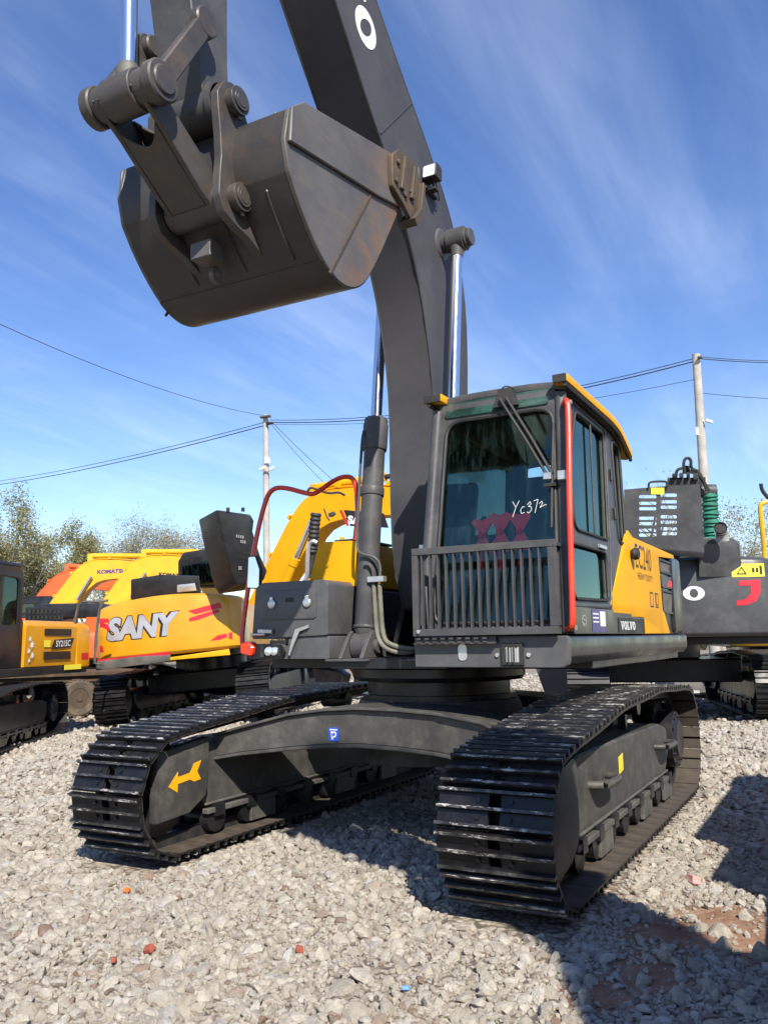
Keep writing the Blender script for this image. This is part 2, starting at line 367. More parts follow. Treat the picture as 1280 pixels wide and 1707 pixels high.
cr2 = N(t, 'ShaderNodeMapRange'); cr2.inputs[1].default_value = .3; cr2.inputs[2].default_value = .7; cr2.inputs[3].default_value = .74; cr2.inputs[4].default_value = 1.10
t.links.new(nn, cr2.inputs[0]); t.links.new(cr.outputs[0], mm.inputs[6]); t.links.new(cr2.outputs[0], mm.inputs[7])
t.links.new(mm.outputs[2], b.inputs['Base Color']); b.inputs['Roughness'].default_value = .9; b.inputs['Specular IOR Level'].default_value = .2
bp = N(t, 'ShaderNodeBump'); bp.inputs['Strength'].default_value = .6; bp.inputs['Distance'].default_value = .15; t.links.new(noise_n(t, 5, 6, .7, tc_.outputs['Object']), bp.inputs['Height']); t.links.new(bp.outputs[0], b.inputs['Normal'])
# ground: gravel with bare reddish-brown earth where it has been scraped off
m, t, b, o = new_mat('gravel_ground')
tc_ = N(t, 'ShaderNodeTexCoord'); vec = tc_.outputs['Object']
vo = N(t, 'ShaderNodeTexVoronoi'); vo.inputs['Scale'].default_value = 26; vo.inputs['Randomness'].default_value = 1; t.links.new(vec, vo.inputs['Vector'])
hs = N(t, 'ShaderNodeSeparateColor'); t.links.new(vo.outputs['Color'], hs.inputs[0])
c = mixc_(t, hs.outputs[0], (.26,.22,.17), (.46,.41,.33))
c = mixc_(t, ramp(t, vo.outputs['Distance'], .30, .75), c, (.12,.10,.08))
big = noise_n(t, .55, 6, .6, vec, .4); sm = noise_n(t, 4.5, 6, .65, vec)
c = mixc_(t, ramp(t, sm, .52, .75), c, (.38,.33,.26))
at_ = N(t, 'ShaderNodeAttribute', attribute_name='earth'); 
earth = mixc_(t, ramp(t, noise_n(t, 7, 7, .7, vec), .35, .7), (.21,.115,.07), (.34,.23,.155))
es = N(t, 'ShaderNodeMath', operation='ADD'); t.links.new(at_.outputs['Fac'], es.inputs[0]); s2 = N(t, 'ShaderNodeMath', operation='MULTIPLY_ADD'); t.links.new(sm, s2.inputs[0]); s2.inputs[1].default_value = 1.2; s2.inputs[2].default_value = -.6
t.links.new(s2.outputs[0], es.inputs[1])
c = mixc_(t, ramp(t, es.outputs[0], .35, .65), c, earth)
t.links.new(c, b.inputs['Base Color']); b.inputs['Roughness'].default_value = .95; b.inputs['Specular IOR Level'].default_value = .15
bp = N(t, 'ShaderNodeBump'); bp.inputs['Strength'].default_value = .5; bp.inputs['Distance'].default_value = .012
hh = N(t, 'ShaderNodeMath', operation='SUBTRACT'); hh.inputs[0].default_value = 1; t.links.new(vo.outputs['Distance'], hh.inputs[1]); t.links.new(hh.outputs[0], bp.inputs['Height']); t.links.new(bp.outputs[0], b.inputs['Normal'])
# ------------------------------------------------------------------ shared pieces
def shoe_mesh(w=.60, pitch=.19, name='track_shoe'):
    """triple-grouser shoe: three bars, plates between them with a mud hole, bolt heads; local z points outwards, y along the chain"""
    mb = MB(); hp = pitch/2
    for k, y in enumerate((-hp+.012, 0, hp-.012)):
        h = .030
        prof = [(y-.013, -.012), (y+.013, -.012), (y+.011, h-.012), (y+.006, h), (y-.006, h), (y-.011, h-.012)]
        mb.prism(prof, -w/2, w/2, 'x', 0)
        # worn tip: a thin cap with bare metal and pale dust on it
        mb.box((-w/2-.001, y-.0075, h-.010), (w/2+.001, y+.0075, h+.0015), 1)
    for y0, y1 in ((-hp+.022, -.011), (.011, hp-.022)):
        for x0, x1 in ((-w/2, -.032), (.032, w/2)): mb.box((x0, y0, -.012), (x1, y1, 0), 0); mb.box((x0, y0-.02, -.016), (x1, y1+.02, -.0125), 3)
        for x in (-.085, .085): mb.cyl((x, (y0+y1)/2, 0), (x, (y0+y1)/2, .011), .012, n=6, mi=0)
    for s_ in (-1, 1): mb.box((s_*.075-.02, -hp-.015, -.085), (s_*.075+.02, hp-.01, -.0125), 2)   # chain links under the shoe
    return mb.mesh(name, ['shoe_black', 'shoe_worn', 'rubber', 'shoe_inner'], smooth=False)
def track_path(L, r, zc, rf=None, zf=None):
    """closed outline (y, z) of the chain, at the shoes' inner plane, front = -y: smaller idler in front, carrier rollers hold the top run up"""
    rf = r*.86 if rf is None else rf; zf = zc-r+rf if zf is None else zf; P = []
    for k in range(25): a = math.pi/2+math.pi*k/24; P.append((-L+rf*math.cos(a), zf+rf*math.sin(a)))
    P += [(-L+2*L*k/20, zc-r) for k in range(1, 20)]
    for k in range(25): a = -math.pi/2+math.pi*k/24; P.append((L+r*math.cos(a), zc+r*math.sin(a)))
    for k in range(1, 20):
        s_ = k/20; z0 = zc+r+(zf+rf-zc-r)*s_; P.append((L-2*L*s_, z0+.105*math.sin(math.pi*s_)**.8-.012*math.sin(math.pi*s_*3)**2))
    return P
def lay_shoes(part, me, path, n, xc, zoff=.012):
    P = [Vector(p) for p in path]; Lc = [0]
    for i in range(len(P)): Lc.append(Lc[-1]+(P[(i+1) % len(P)]-P[i]).length)
    for k in range(n):
        s_ = Lc[-1]*(k+.3)/n; i = max(j for j in range(len(P)) if Lc[j] <= s_)
        a, b = P[i], P[(i+1) % len(P)]; p = a.lerp(b, (s_-Lc[i])/max(1e-6, Lc[i+1]-Lc[i]))
        # tangent over one pitch, so the shoe lies flat on its link
        s2 = (s_+.05) % Lc[-1]; i2 = max(j for j in range(len(P)) if Lc[j] <= s2); q = P[i2].lerp(P[(i2+1) % len(P)], (s2-Lc[i2])/max(1e-6, Lc[i2+1]-Lc[i2]))
        s3 = (s_-.05) % Lc[-1]; i3 = max(j for j in range(len(P)) if Lc[j] <= s3); q3 = P[i3].lerp(P[(i3+1) % len(P)], (s3-Lc[i3])/max(1e-6, Lc[i3+1]-Lc[i3]))
        tdir = (q-q3).normalized(); nrm = Vector((tdir.y, -tdir.x))
        o = put('track_shoe', me, part)
        X = Vector((1,0,0)); Y = Vector((0, tdir.x, tdir.y)); Z = Vector((0, nrm.x, nrm.y))
        if X.cross(Y).dot(Z) < 0: Y = -Y
        Mx = Matrix((X, Y, Z)).transposed().to_4x4(); pos = Vector((xc, p.x, p.y))+Z*zoff; Mx.translation = pos
        o.matrix_local = Mx
SHOE = shoe_mesh()
VG = {'V': ([(0,1),(.42,1),(.42,.88),(.335,.88),(.53,.32),(.70,.88),(.61,.88),(.61,1),(1,1),(1,.88),(.91,.88),(.60,0),(.40,0),(.09,.88),(0,.88)], []),
      'L': ([(0,0),(.88,0),(.92,.38),(.80,.38),(.72,.13),(.38,.13),(.38,.88),(.52,.88),(.52,1),(0,1),(0,.88),(.13,.88),(.13,.13),(0,.13)], []),
      'O': (ell(.5,.5,.5,.53,28), [ell(.5,.5,.20,.34,24)])}
def slab_letters(word, fn, w, h, gap, mat, parent, name='lettering', t=.002):
    mb = MB(); x = 0
    for ch in word:
        o_, hs_ = VG[ch]
        mb.plate([(x+p[0]*w, p[1]*h) for p in o_], [[(x+p[0]*w, p[1]*h) for p in q] for q in hs_], fn, t); x += w*(.84 if ch == 'L' else 1)+gap
    return mb.build(name, mat, parent, smooth=False)
def plane3(o, u, v, n):
    o, u, v, n = map(Vector, (o, u, v, n)); return lambda a, b, w=0.0: o+u*a+v*b+n*w
def sideplane(x0, n=1): return lambda a, b, w=0.0: Vector((x0+w*n, a, b))
# ------------------------------------------------------------------ the big grey excavator in front
EX = thing('excavator', 'dark grey crawler excavator with raised bucket and barred cab window, nearest the camera', 'excavator')
def undercarriage(root, L=1.82, r=.425, zc=.470, gauge=1.295, n=51, shoe=SHOE, detail=True, mats=('frame_grey','black_paint')):
    for sx in (1, -1):
        xc = sx*gauge
        fr = MB()
        # side frame: box beam with sloping top, front guard standing out to both sides
        prof = [(-1.35,.21),(1.25,.21),(1.45,.40),(1.45,.60),(1.15,.66),(-1.2,.70),(-1.5,.66),(-1.5,.33)]
        fr.prism(rpoly(prof, .05, 2), xc-.155, xc+.155, 'x')
        trk = fr.build('track_frame', mats[0], root, bevel=.012)
        g = MB(); pr = [(-1.975,.235),(-1.66,.255),(-1.50,.34),(-1.47,.40),(-1.47,.735),(-1.975,.675)]
        pr2 = rpoly([(-1.97,.13),(-1.62,.20),(-1.48,.28),(-1.46,.38),(-1.46,.68),(-1.52,.725),(-1.84,.675),(-1.95,.60),(-2.0,.42)], .06, 3)
        g.prism(pr if sx > 0 else pr2, xc-.215, xc-.150, 'x'); g.prism(pr2 if sx > 0 else pr, xc+.150, xc+.215, 'x'); g.box((xc-.15,-1.93,.33),(xc+.15,-1.5,.60))
        g.build('frame_guard', mats[0], trk, bevel=.014, seg=2)
        st = MB()
        for s_ in (-1, 1):
            st.box((xc+s_*.155-.012,-1.45,.205),(xc+s_*.155+.040*s_,1.3,.24)); st.box((xc+s_*.158,-1.45,.262),(xc+s_*.158+.018*s_,1.3,.278))
            for yg in (-.95,.25,1.05): st.box((xc+s_*.160,yg,.07),(xc+s_*.188,yg+.30,.204))
        st.build('frame_flange', 'steel_dusty' if detail else mats[0], trk, bevel=.004)
        for k in range(8):
            y = -1.32+k*.37; ro = MB()
            ro.lathe([(.05,-.17),(.10,-.165),(.10,-.09),(.075,-.085),(.075,.085),(.10,.09),(.10,.165),(.05,.17)], (xc,y,.165), (1,0,0), 14)
            ro.box((xc-.20,y-.05,.18),(xc-.172,y+.05,.26)); ro.box((xc+.172,y-.05,.18),(xc+.20,y+.05,.26)); ro.build('track_roller', mats[1], trk)
        for y in (-.65, .55):
            ro = MB(); ro.cyl((xc-.13,y,.845),(xc+.13,y,.845),.065,n=12); ro.box((xc-.03,y-.03,.66),(xc+.03,y+.03,.82)); ro.build('carrier_roller', mats[1], trk)
        im = MB(); im.lathe([(.08,-.12),(.25,-.10),(.29,-.09),(.29,-.05),(.25,-.04),(.25,.04),(.29,.05),(.29,.09),(.25,.10),(.08,.12)], (xc,-L,zc-r+r*.86), (1,0,0), 28); im.build('idler_wheel', mats[1], trk)
        sp = MB(); T = 23; pts = []
        for k in range(T*4): a = 2*math.pi*k/(T*4); rr = .36 if k % 4 in (0, 1) else .315; pts.append((L+rr*math.cos(a), zc+rr*math.sin(a)))
        sp.prism(pts, xc-.03, xc+.03, 'x'); sp.cyl((xc-.14,L,zc),(xc+.17,L,zc),.26,.24,n=24); sp.cyl((xc+.17*sx,L,zc),(xc+.20*sx,L,zc),.19,.16,n=24)
        for k in range(12): a = 2*math.pi*k/12; sp.hexbolt((xc+.17*sx,L+.215*math.cos(a),zc+.215*math.sin(a)),(sx,0,0),.014,.016)
        sp.build('sprocket', mats[1], trk)
        ch = MB(); path = track_path(L, r, zc)
        # the link chain inside the shoes
        inner = [(p[0], p[1]) for p in path]; cy_ = [( (p[0]*(1-.045/max(.2,abs(p[0])))) , zc+(p[1]-zc)*.80) for p in path]
        for s_ in (-1, 1):
            m_ = len(path); vs_ = [(xc+s_*.075+dx, q[0], q[1]) for q in cy_ for dx in (-.018, .018)]; 
            ch.add(vs_, [(2*i, 2*i+1, (2*i+3) % (2*m_), (2*i+2) % (2*m_)) for i in range(m_)])
        tr = ch.build('track_chain', mats[1], root, smooth=False)
        lay_shoes(tr, shoe, path, n, xc)
    return
undercarriage(EX)
def child_of(parent, nm, k=0): return [c for c in parent.children if c.name.split('.')[0] == nm][k]
tf_l, tf_r = child_of(EX, 'track_frame', 0), child_of(EX, 'track_frame', 1)
# steps, marks on the side frames
for y in (-.83, 1.12):
    st = MB(); st.tube(smooth_path([(1.44,y-.20,.50),(1.535,y-.17,.50),(1.55,y-.1,.50),(1.55,y+.1,.50),(1.535,y+.17,.50),(1.44,y+.20,.50)],1), .026, 8)
    st.box((1.45,y-.15,.475),(1.55,y+.15,.49)); st.hexbolt((1.545,y-.19,.52),(1,0,0),.018,.02); st.build('step', 'frame_grey', tf_l, bevel=.004)
d_ = MB(); d_.plate([(-.29,.46),(-.17,.475),(-.17,.585),(-.29,.57)], [], sideplane(1.452), .003); d_.build('decal', 'sticker_yellow', tf_l, smooth=False, label='small yellow sticker')
d_ = MB(); d_.plate([(-1.44,.40),(-1.42,.40),(-1.42,.52),(-1.44,.52)], [], sideplane(1.452), .003); d_.build('decal', 'white_print', tf_l, smooth=False, label='narrow white sticker')
ar = MB(); c0 = (-1.70,.49)
ap = [(-.17,-.02),(-.085,.055),(-.085,.022),(.035,.022),(.075,.075),(.145,.08),(.105,.015),(.145,-.045),(.075,-.045),(.035,-.022),(-.085,-.022),(-.085,-.075)]
ar.plate([(c0[0]+a, c0[1]+b+.10*a) for a, b in ap], [], sideplane(-1.295+.2155), .003); ar.build('arrow_mark', 'arrow_yellow', tf_r, smooth=False, label='orange-yellow direction arrow sticker')
# X-shaped car body
xf = MB()
def car_arm(s_):
    tops = [(-1.15,.715),(-.95,.77),(-.60,.86),(-.35,.893),(-.1,.905),(.2,.90),(.5,.885),(.85,.845),(1.15,.72)]
    bots = [(-1.15,.575),(-.95,.61),(-.60,.650),(-.35,.672),(-.1,.68),(.2,.672),(.5,.655),(.85,.62),(1.15,.55)]
    ys = [-1.32,-1.27,-1.18,-1.12,-1.08,-1.08,-1.10,-1.18,-1.28]
    P = []; 
    for (x, zt), (_, zb), y in zip(tops, bots, ys):
        y1 = y+.42
        P += [(x, s_*y, zb), (x, s_*y, zt), (x, s_*y1, zt), (x, s_*y1, zb)]
    F = []
    for i in range(len(tops)-1):
        for k in range(4): F.append((i*4+k, i*4+(k+1) % 4, i*4+4+(k+1) % 4, i*4+4+k))
    F += [(3,2,1,0), tuple(range(len(P)-4, len(P)))]
    xf.add(P, F)
    # flanges: top and bottom plates a little proud of the web
    for zz, row in ((0, tops), (1, bots)):
        P2 = []
        for (x, z), y in zip(row, ys):
            a, b = (z, z+.022) if zz == 0 else (z-.024, z)
            P2 += [(x, s_*(y-.035), a+.001), (x, s_*(y-.035), b), (x, s_*(y+.50), b), (x, s_*(y+.50), a+.001)]
        xf.add(P2, F)
car_arm(1); car_arm(-1)
xf.cyl((0,0,.50),(0,0,.93),.80,.62,n=28)
xf.build('car_body', 'frame_grey', EX, bevel=.005)
d_ = MB(); d_.plate(rrect(-.325,.695,-.245,.785,.008), [], lambda a, b, w=0: Vector((a, -1.112-w-.3*(0.0), b)), .004); dcl = d_.build('decal', 'blue_print', child_of(EX, 'car_body'), smooth=False, label='blue safety sticker with white pictogram')
d_ = MB(); f_ = lambda a, b, w=0: Vector((a, -1.117-w, b))
d_.plate([(-.315,.768),(-.255,.768),(-.255,.775),(-.315,.775)], [], f_, .001); d_.plate(ell(-.281,.740,.020,.021,14), [ell(-.281,.740,.011,.012,12)], f_, .001); d_.plate([(-.307,.762),(-.297,.762),(-.286,.706),(-.302,.706)], [], f_, .001)
d_.build('pictogram', 'white_print', dcl, smooth=False)
sr = MB(); sr.lathe([(.55,.90),(.60,.92),(.60,.965),(.56,.97),(.56,1.06),(.66,1.07),(.68,1.10),(.68,1.16),(.5,1.17)], (0,0,0), (0,0,1), 56); sr.build('slew_ring', 'black_paint', EX)
# ------------------------------------------------------------------ upper frame
up = MB()
up.box((-1.22,-.55,1.165),(1.38,2.65,1.255)); up.box((-.50,-.80,1.17),(.44,-.5,1.245))
up.box((-.46,-.5,1.256),(-.40,1.2,1.42)); up.box((.34,-.5,1.256),(.40,1.2,1.42))
for s_ in (-1, 1): up.prism(rpoly([(-.30,1.256),(.55,1.256),(.42,1.75),(.22,1.90),(.02,1.86),(-.10,1.65)], .05, 3), s_*.25-.025, s_*.25+.025, 'x')
up.build('upper_frame', 'black_paint', EX, bevel=.006)
# side sill running from the cab front to the tail
sl = MB(); sl.prism(rpoly([(1.30,1.205),(1.395,1.215),(1.43,1.265),(1.43,1.385),(1.30,1.395)], .02, 2), -1.20, 2.93, 'y')
sl.build('side_sill', 'black_paint', EX, bevel=.004)
sl = MB(); sl.prism(rpoly([(-1.27,1.215),(-1.20,1.215),(-1.20,1.39),(-1.27,1.385)], .02, 2), -.2, 2.6, 'y'); sl.build('side_sill', 'black_paint', EX, bevel=.004)
# apron below the cab
apn = MB(); apn.prism(rpoly([(.43,1.20),(1.43,1.195),(1.435,1.385),(.43,1.385)], [.01,.05,.01,.01], 3), -1.275, -1.20, 'y'); apr = apn.build('apron', 'deck_grey', EX, bevel=.006)
a_ = MB(); a_.prism(rrect(.735,1.24,.795,1.345,.03,5), -1.281, -1.272, 'y'); a_.build('oval_plate', 'zinc', apr, bevel=.002)
lp = MB(); lp.box((1.025,-1.283,1.21),(1.165,-1.27,1.345)); lp.box((1.03,-1.30,1.215),(1.05,-1.283,1.34)); lp.box((1.14,-1.30,1.215),(1.16,-1.283,1.34)); lp.box((1.05,-1.30,1.325),(1.14,-1.283,1.34)); lp.box((1.05,-1.30,1.215),(1.14,-1.283,1.23))
for x in (1.078, 1.112): lp.box((x-.004,-1.318,1.215),(x+.004,-1.304,1.34))
lpo = lp.build('work_lamp', 'rubber', apr, bevel=.002); a_ = MB(); a_.box((1.052,-1.29,1.232),(1.138,-1.284,1.323)); a_.build('lens', 'lamp_glass', lpo)
for x in (.995, 1.195): a_ = MB(); a_.hexbolt((x,-1.275,1.275),(0,-1,0),.014,.012); a_.build('bolt', 'zinc', apr)
stp = MB()
for r_ in range(2):
    for k in range(9): stp.box((.475+k*.056,-1.335+.025*0-.0*r_,1.352+r_*.022),(.503+k*.056,-1.305,1.362+r_*.022))
stp.box((.45,-1.33,1.345),(1.0,-1.27,1.352)); stp.box((.45,-1.31,1.352),(1.0,-1.275,1.388)); stp.build('step_tread', 'grey_paint', apr)
# ------------------------------------------------------------------ cab
FY = lambda z: -1.22+(z-1.38)*.16
SX = lambda z: 1.43-.036*(z-1.38)
fcab = lambda a, b, w=0.0: Vector((a, FY(b)+w, b))
scab = lambda a, b, w=0.0: Vector((SX(b)-w, a, b))
cab = MB()
front_out = [(.45,1.395),(1.425,1.395),(1.375,2.93),(1.33,2.985),(.52,2.985),(.475,2.93)]
f_open = rpoly([(.535,1.47),(1.365,1.47),(1.325,2.855),(.575,2.855)], [.10,.10,.12,.12], 6)
cab.plate(front_out, [f_open], fcab, .07)
side_out = [(-1.15,1.40),(.50,1.40),(.52,2.10),(.60,2.20),(.68,2.86),(.60,2.955),(-.88,2.985),(-.905,2.92)]
W1 = rpoly([(-.93,2.06),(-.06,2.07),(.10,2.90),(-.66,2.90),(-.90,2.50)], [.10,.05,.07,.10,.2], 5)
W2 = rpoly([(.29,2.08),(.51,2.10),(.60,2.89),(.34,2.90)], [.06,.05,.12,.08], 5)
W3 = rpoly([(-1.07,1.61),(-.20,1.625),(-.16,1.97),(-1.05,1.96)], .07, 5)
cab.plate(side_out, [W1, W2, W3], scab, .05)
# right side, back and floor
rside = lambda a, b, w=0.0: Vector((.45+.02*(b-1.38)+w, a, b))
cab.plate([(-1.15,1.40),(.60,1.40),(.68,2.86),(.60,2.955),(-.88,2.985),(-.905,2.92)], [rpoly([(-.98,1.75),(.45,1.75),(.52,2.85),(-.82,2.85)], .08, 4)], rside, .04)
cab.plate([(.50,1.40),(1.37,1.40),(1.35,2.20),(1.33,2.93),(.52,2.93)], [rrect(.60,2.25,1.26,2.85,.08)], lambda a, b, w=0.0: Vector((a, .60-w+.05*(b-2.2), b)), .04)
cab.box((.50,-1.12,1.395),(1.37,.52,1.43)); cab.box((.53,-.86,2.93),(1.33,.58,2.97))
cabo = cab.build('cab', 'grey_paint', EX, bevel=.010, seg=2)
# corner posts rounded
for x0, x1 in ((.452,.492), (1.418,1.368)):
    c_ = MB(); c_.tube([(x0,FY(1.40)+.02,1.40),(x1,FY(2.95)+.02,2.95)], .040, 12); c_.build('corner_post', 'grey_paint', cabo)
# glass
def pane(poly, fn, off, name='pane', m_='glass'):
    g = MB(); g.plate(poly, [], lambda a, b, w=0.0: fn(a, b, off+w), .006); return g.build(name, m_, cabo, smooth=False)
wsh = pane(rpoly([(.53,1.465),(1.37,1.465),(1.33,2.86),(.57,2.86)], .1, 4), fcab, .02, 'windscreen')
pane(rpoly([(-.935,2.055),(-.055,2.065),(.105,2.905),(-.665,2.905),(-.905,2.5)], .08, 4), scab, .02, 'door_window', 'dark_glass')
pane(rpoly([(.285,2.075),(.515,2.095),(.605,2.895),(.335,2.905)], .06, 4), scab, .02, 'quarter_window', 'dark_glass')
pane(rpoly([(-1.075,1.605),(-.195,1.62),(-.155,1.975),(-1.055,1.965)], .06, 4), scab, .02, 'door_lower_window', 'dark_glass')
pane(rpoly([(-.985,1.745),(.455,1.745),(.525,2.855),(-.825,2.855)], .08, 4), rside, .02, 'right_window', 'glass')
pane(rrect(.595,2.245,1.265,2.855,.08), lambda a, b, w=0.0: Vector((a, .58+.05*(b-2.2)-w, b)), .0, 'rear_window', 'glass')
def seal(poly, fn, off, r=.011):
    s_ = MB(); s_.tube([fn(p[0], p[1], off) for p in poly], r, 6, closed=True); s_.build('window_seal', 'rubber', cabo)
seal(f_open, fcab, -.004, .013); seal(W1, scab, -.004); seal(W2, scab, -.004); seal(W3, scab, -.004)
# inner window frame: sliding pane and door gap lines
s_ = MB(); s_.tube([scab(-.42,2.075,-.004), scab(-.28,2.89,-.004)], .008, 6); s_.build('window_bar', 'rubber', cabo)
dg = rpoly([(-1.12,1.56),(-.13,1.575),(.0,2.02),(.17,2.935),(-.80,2.945),(-1.02,2.5)], [.06,.05,.2,.08,.08,.2], 5)
s_ = MB(); s_.tube([scab(p[0], p[1], -.002) for p in dg], .007, 6, closed=True); s_.build('door_seam', 'black_print', cabo)
h_ = MB(); h_.box((SX(2.0)-.002,-.36,1.985),(SX(2.0)+.022,-.18,2.012)); h_.build('door_handle', 'zinc', cabo, bevel=.004)
h_ = MB()
for z in (2.25, 2.55): h_.cyl(scab(.205,z,-.012), scab(.215,z+.09,-.012), .014, n=8)
h_.build('door_hinge', 'black_paint', cabo)
# roof cap: yellow pressing with turned-down rim
rf = MB(); nx, ny = 9, 14; P = []; xs = [.45+.96*i/(nx-1) for i in range(nx)]; ysr = [-.945+1.725*j/(ny-1) for j in range(ny)]
def roofz(u_, v_): return 3.055-.035*(2*u_-1)**4-.05*max(0, v_-.8)/.2-.11*max(0, v_-.6)**2/.16
for lay in (0, 1):
    for j in range(ny):
        for i in range(nx): u_, v_ = i/(nx-1), j/(ny-1); P.append((xs[i], ysr[j], roofz(u_, v_)-lay*.05))
F = []; q = nx*ny
for j in range(ny-1):
    for i in range(nx-1):
        a = j*nx+i; F += [(a, a+1, a+nx+1, a+nx), (q+a, q+a+nx, q+a+nx+1, q+a+1)]
bd = [i for i in range(nx)]+[j*nx+nx-1 for j in range(1, ny)]+[(ny-1)*nx+i for i in range(nx-2, -1, -1)]+[j*nx for j in range(ny-2, 0, -1)]
F += [(bd[k], bd[(k+1) % len(bd)], q+bd[(k+1) % len(bd)], q+bd[k]) for k in range(len(bd))]
rf.add(P, F); rfo = rf.build('roof', 'grey_paint', cabo, bevel=.012, seg=2)
for xa, xb, u0 in ((1.345, 1.445, .96), (.425, .56, .04)):
    yc = MB(); q_ = [(y, roofz(u0, (y+1.0)/1.78)) for y in np.linspace(-1.04, .80 if xa > 1 else -.80, 16)]; yc.prism([(y, z+.026) for y, z in q_]+[(y, z-.03) for y, z in q_[::-1]], xa, xb, 'x'); yc.build('roof_edge', 'yellow_paint', rfo, bevel=.012, seg=2, label='yellow roof edge trim')
    gk = MB(); gk.tube([((xa+xb)/2+(.03 if xa > 1 else -.03), y, z-.045) for y, z in q_], .016, 6); gk.build('roof_seal', 'rubber', rfo)
    gk = MB(); gk.box((xa+.004,-1.052,q_[0][1]-.035),(xb-.004,-1.041,q_[0][1]+.022)); gk.build('end_cap', 'rubber', rfo, bevel=.004)
hd = MB(); hd.plate(rpoly([(.56,2.885),(1.30,2.885),(1.29,3.02),(.57,3.02)], .02, 2), [], lambda a, b, w=0.0: fcab(a, b, -.006-w+max(0,b-2.95)*.6), .006); hd.build('header_visor', 'film', cabo, label='green tinted strip above the windscreen')
# wiper
wp = MB()
wp.prism([(.93,2.90),(1.10,2.90),(1.06,3.02),(.97,3.02)], FY(2.95)-.06, FY(2.95)-.002, 'y')
pA, pB = fcab(.985,2.95,-.075), fcab(1.03,2.95,-.075)
wp.tube([pA, fcab(1.16,2.65,-.06), fcab(1.305,2.385,-.045)], .011, 6); wp.tube([pB, fcab(1.20,2.65,-.06), fcab(1.335,2.395,-.045)], .011, 6)
wp.tube([fcab(1.335,2.74,-.02), fcab(1.33,2.40,-.03), fcab(1.325,2.05,-.02)], .010, 6); wp.bar(fcab(1.335,2.74,-.012), fcab(1.325,2.05,-.012), .006, .02, (0,1,0))
wp.tube(smooth_path([fcab(.98,2.99,-.05), fcab(1.0,3.045,-.06), fcab(1.06,3.03,-.05), fcab(1.10,2.99,-.03)], 2), .005, 5)
wp.build('wiper', 'rubber', cabo)
cl = MB(); cl.box(tuple(fcab(1.285,2.355,-.075)), tuple(fcab(1.335,2.40,-.03))); cl.box((1.375,FY(2.37)-.07,2.345),(1.43,FY(2.37)-.02,2.405)); cl.build('mirror_clamp', 'zinc', cabo, bevel=.004)
cl = MB(); cl.box((1.28,FY(2.33)-.05,2.315),(1.36,FY(2.33)-.02,2.335)); cl.build('mirror_arm', 'rubber', cabo)
# red grab rail up the left corner post
rl = MB(); rl.tube(smooth_path([(1.40,-.99,2.865),(1.440,-1.06,2.875),(1.452,-1.075,2.80),(1.462,-1.20,2.10),(1.470,-1.27,1.50),(1.465,-1.275,1.43),(1.42,-1.22,1.425)], 2), .019, 10); rl.build('grab_rail', 'rail_red', cabo, label='long red grab rail on the corner post')
rb = MB(); rb.hexbolt((1.458,-1.235,1.43),(1,-.3,0),.018,.022); rb.hexbolt((1.452,-1.05,2.855),(1,0,0),.014,.016); rb.build('rail_bolt', 'zinc', cabo)
# barred guard over the lower windscreen
cg = MB(); gy0, gy1 = -1.345, -1.305; gx0, gx1, gz0, gz1 = .455, 1.405, 1.395, 1.955
cg.box((gx0,gy0,gz1-.045),(gx1,gy1,gz1)); cg.box((gx0,gy0,gz0),(gx1,gy1,gz0+.045)); cg.box((gx0,gy0,gz0+.046),(gx0+.04,gy1,gz1-.046)); cg.box((gx1-.05,gy0,gz0+.046),(gx1,gy1,gz1-.046))
for x in (gx0+.02, gx1-.03):
    for z in (gz0+.06, gz1-.02): cg.box((x-.012,gy1,z-.012),(x+.012,FY(z)-.0,z+.012))
cgo = cg.build('window_guard', 'grey_paint', cabo, bevel=.003)
bar_me = MB().box((-.0048,-.017,0),(.0048,.017,gz1-gz0-.092)).mesh('guard_bar', 'grey_paint', bevel=.001)
for k in range(15):
    b_ = put('guard_bar', bar_me, cgo); b_.location = (gx0+.068+k*.0555, (gy0+gy1)/2, gz0+.046)
for x in (gx0+.075,): c_ = MB(); c_.hexbolt((x-.03,gy0-.001,gz0+.03),(0,-1,0),.013,.012); c_.build('bolt', 'zinc', cgo)
# what is seen behind the glass
se = MB(); se.prism(rpoly([(-.42,1.80),(.10,1.80),(.12,1.95),(-.40,1.97)], .05, 3), .70, 1.15, 'x'); se.build('seat', 'seat_cloth', cabo, bevel=.03, seg=2)
se = MB(); se.prism(rpoly([(.02,1.95),(.16,1.95),(.30,2.62),(.18,2.66)], .05, 3), .72, 1.13, 'x'); se.build('seat_back', 'seat_cloth', cabo, bevel=.03, seg=2)
for x in (.60, 1.24):
    se = MB(); se.box((x-.07,-.45,1.45),(x+.07,.12,2.0)); se.cyl((x,-.38,2.0),(x,-.42,2.18),.016); se.lathe([(.015,0),(.03,.03),(.028,.09),(.01,.11)], (x,-.42,2.16), (0,-.1,1), 10); se.build('console', 'rubber', cabo, bevel=.012)
se = MB(); 
for x in (.86, 1.0): se.cyl((x,-.85,1.43),(x,-.95,1.95),.014); se.box((x-.05,-.98,1.45),(x+.05,-.72,1.47))
se.build('pedal', 'steel_dusty', cabo)
se = MB(); se.box((.56,-1.02,1.60),(.66,-.95,2.0)); se.prism(rrect(.54,1.92,.74,2.12,.03), -1.03, -.97, 'y'); se.build('monitor', 'lining', cabo, bevel=.006)
fl = MB(); random.seed(3)
g_ = [[Vector((1.00+.32*i/8, FY(1.55+1.3*j/10)+.14+.05*random.random(), 1.55+1.3*j/10)) for i in range(9)] for j in range(11)]
for j in range(10):
    for i in range(8): fl.face([g_[j][i], g_[j][i+1], g_[j+1][i+1], g_[j+1][i]])
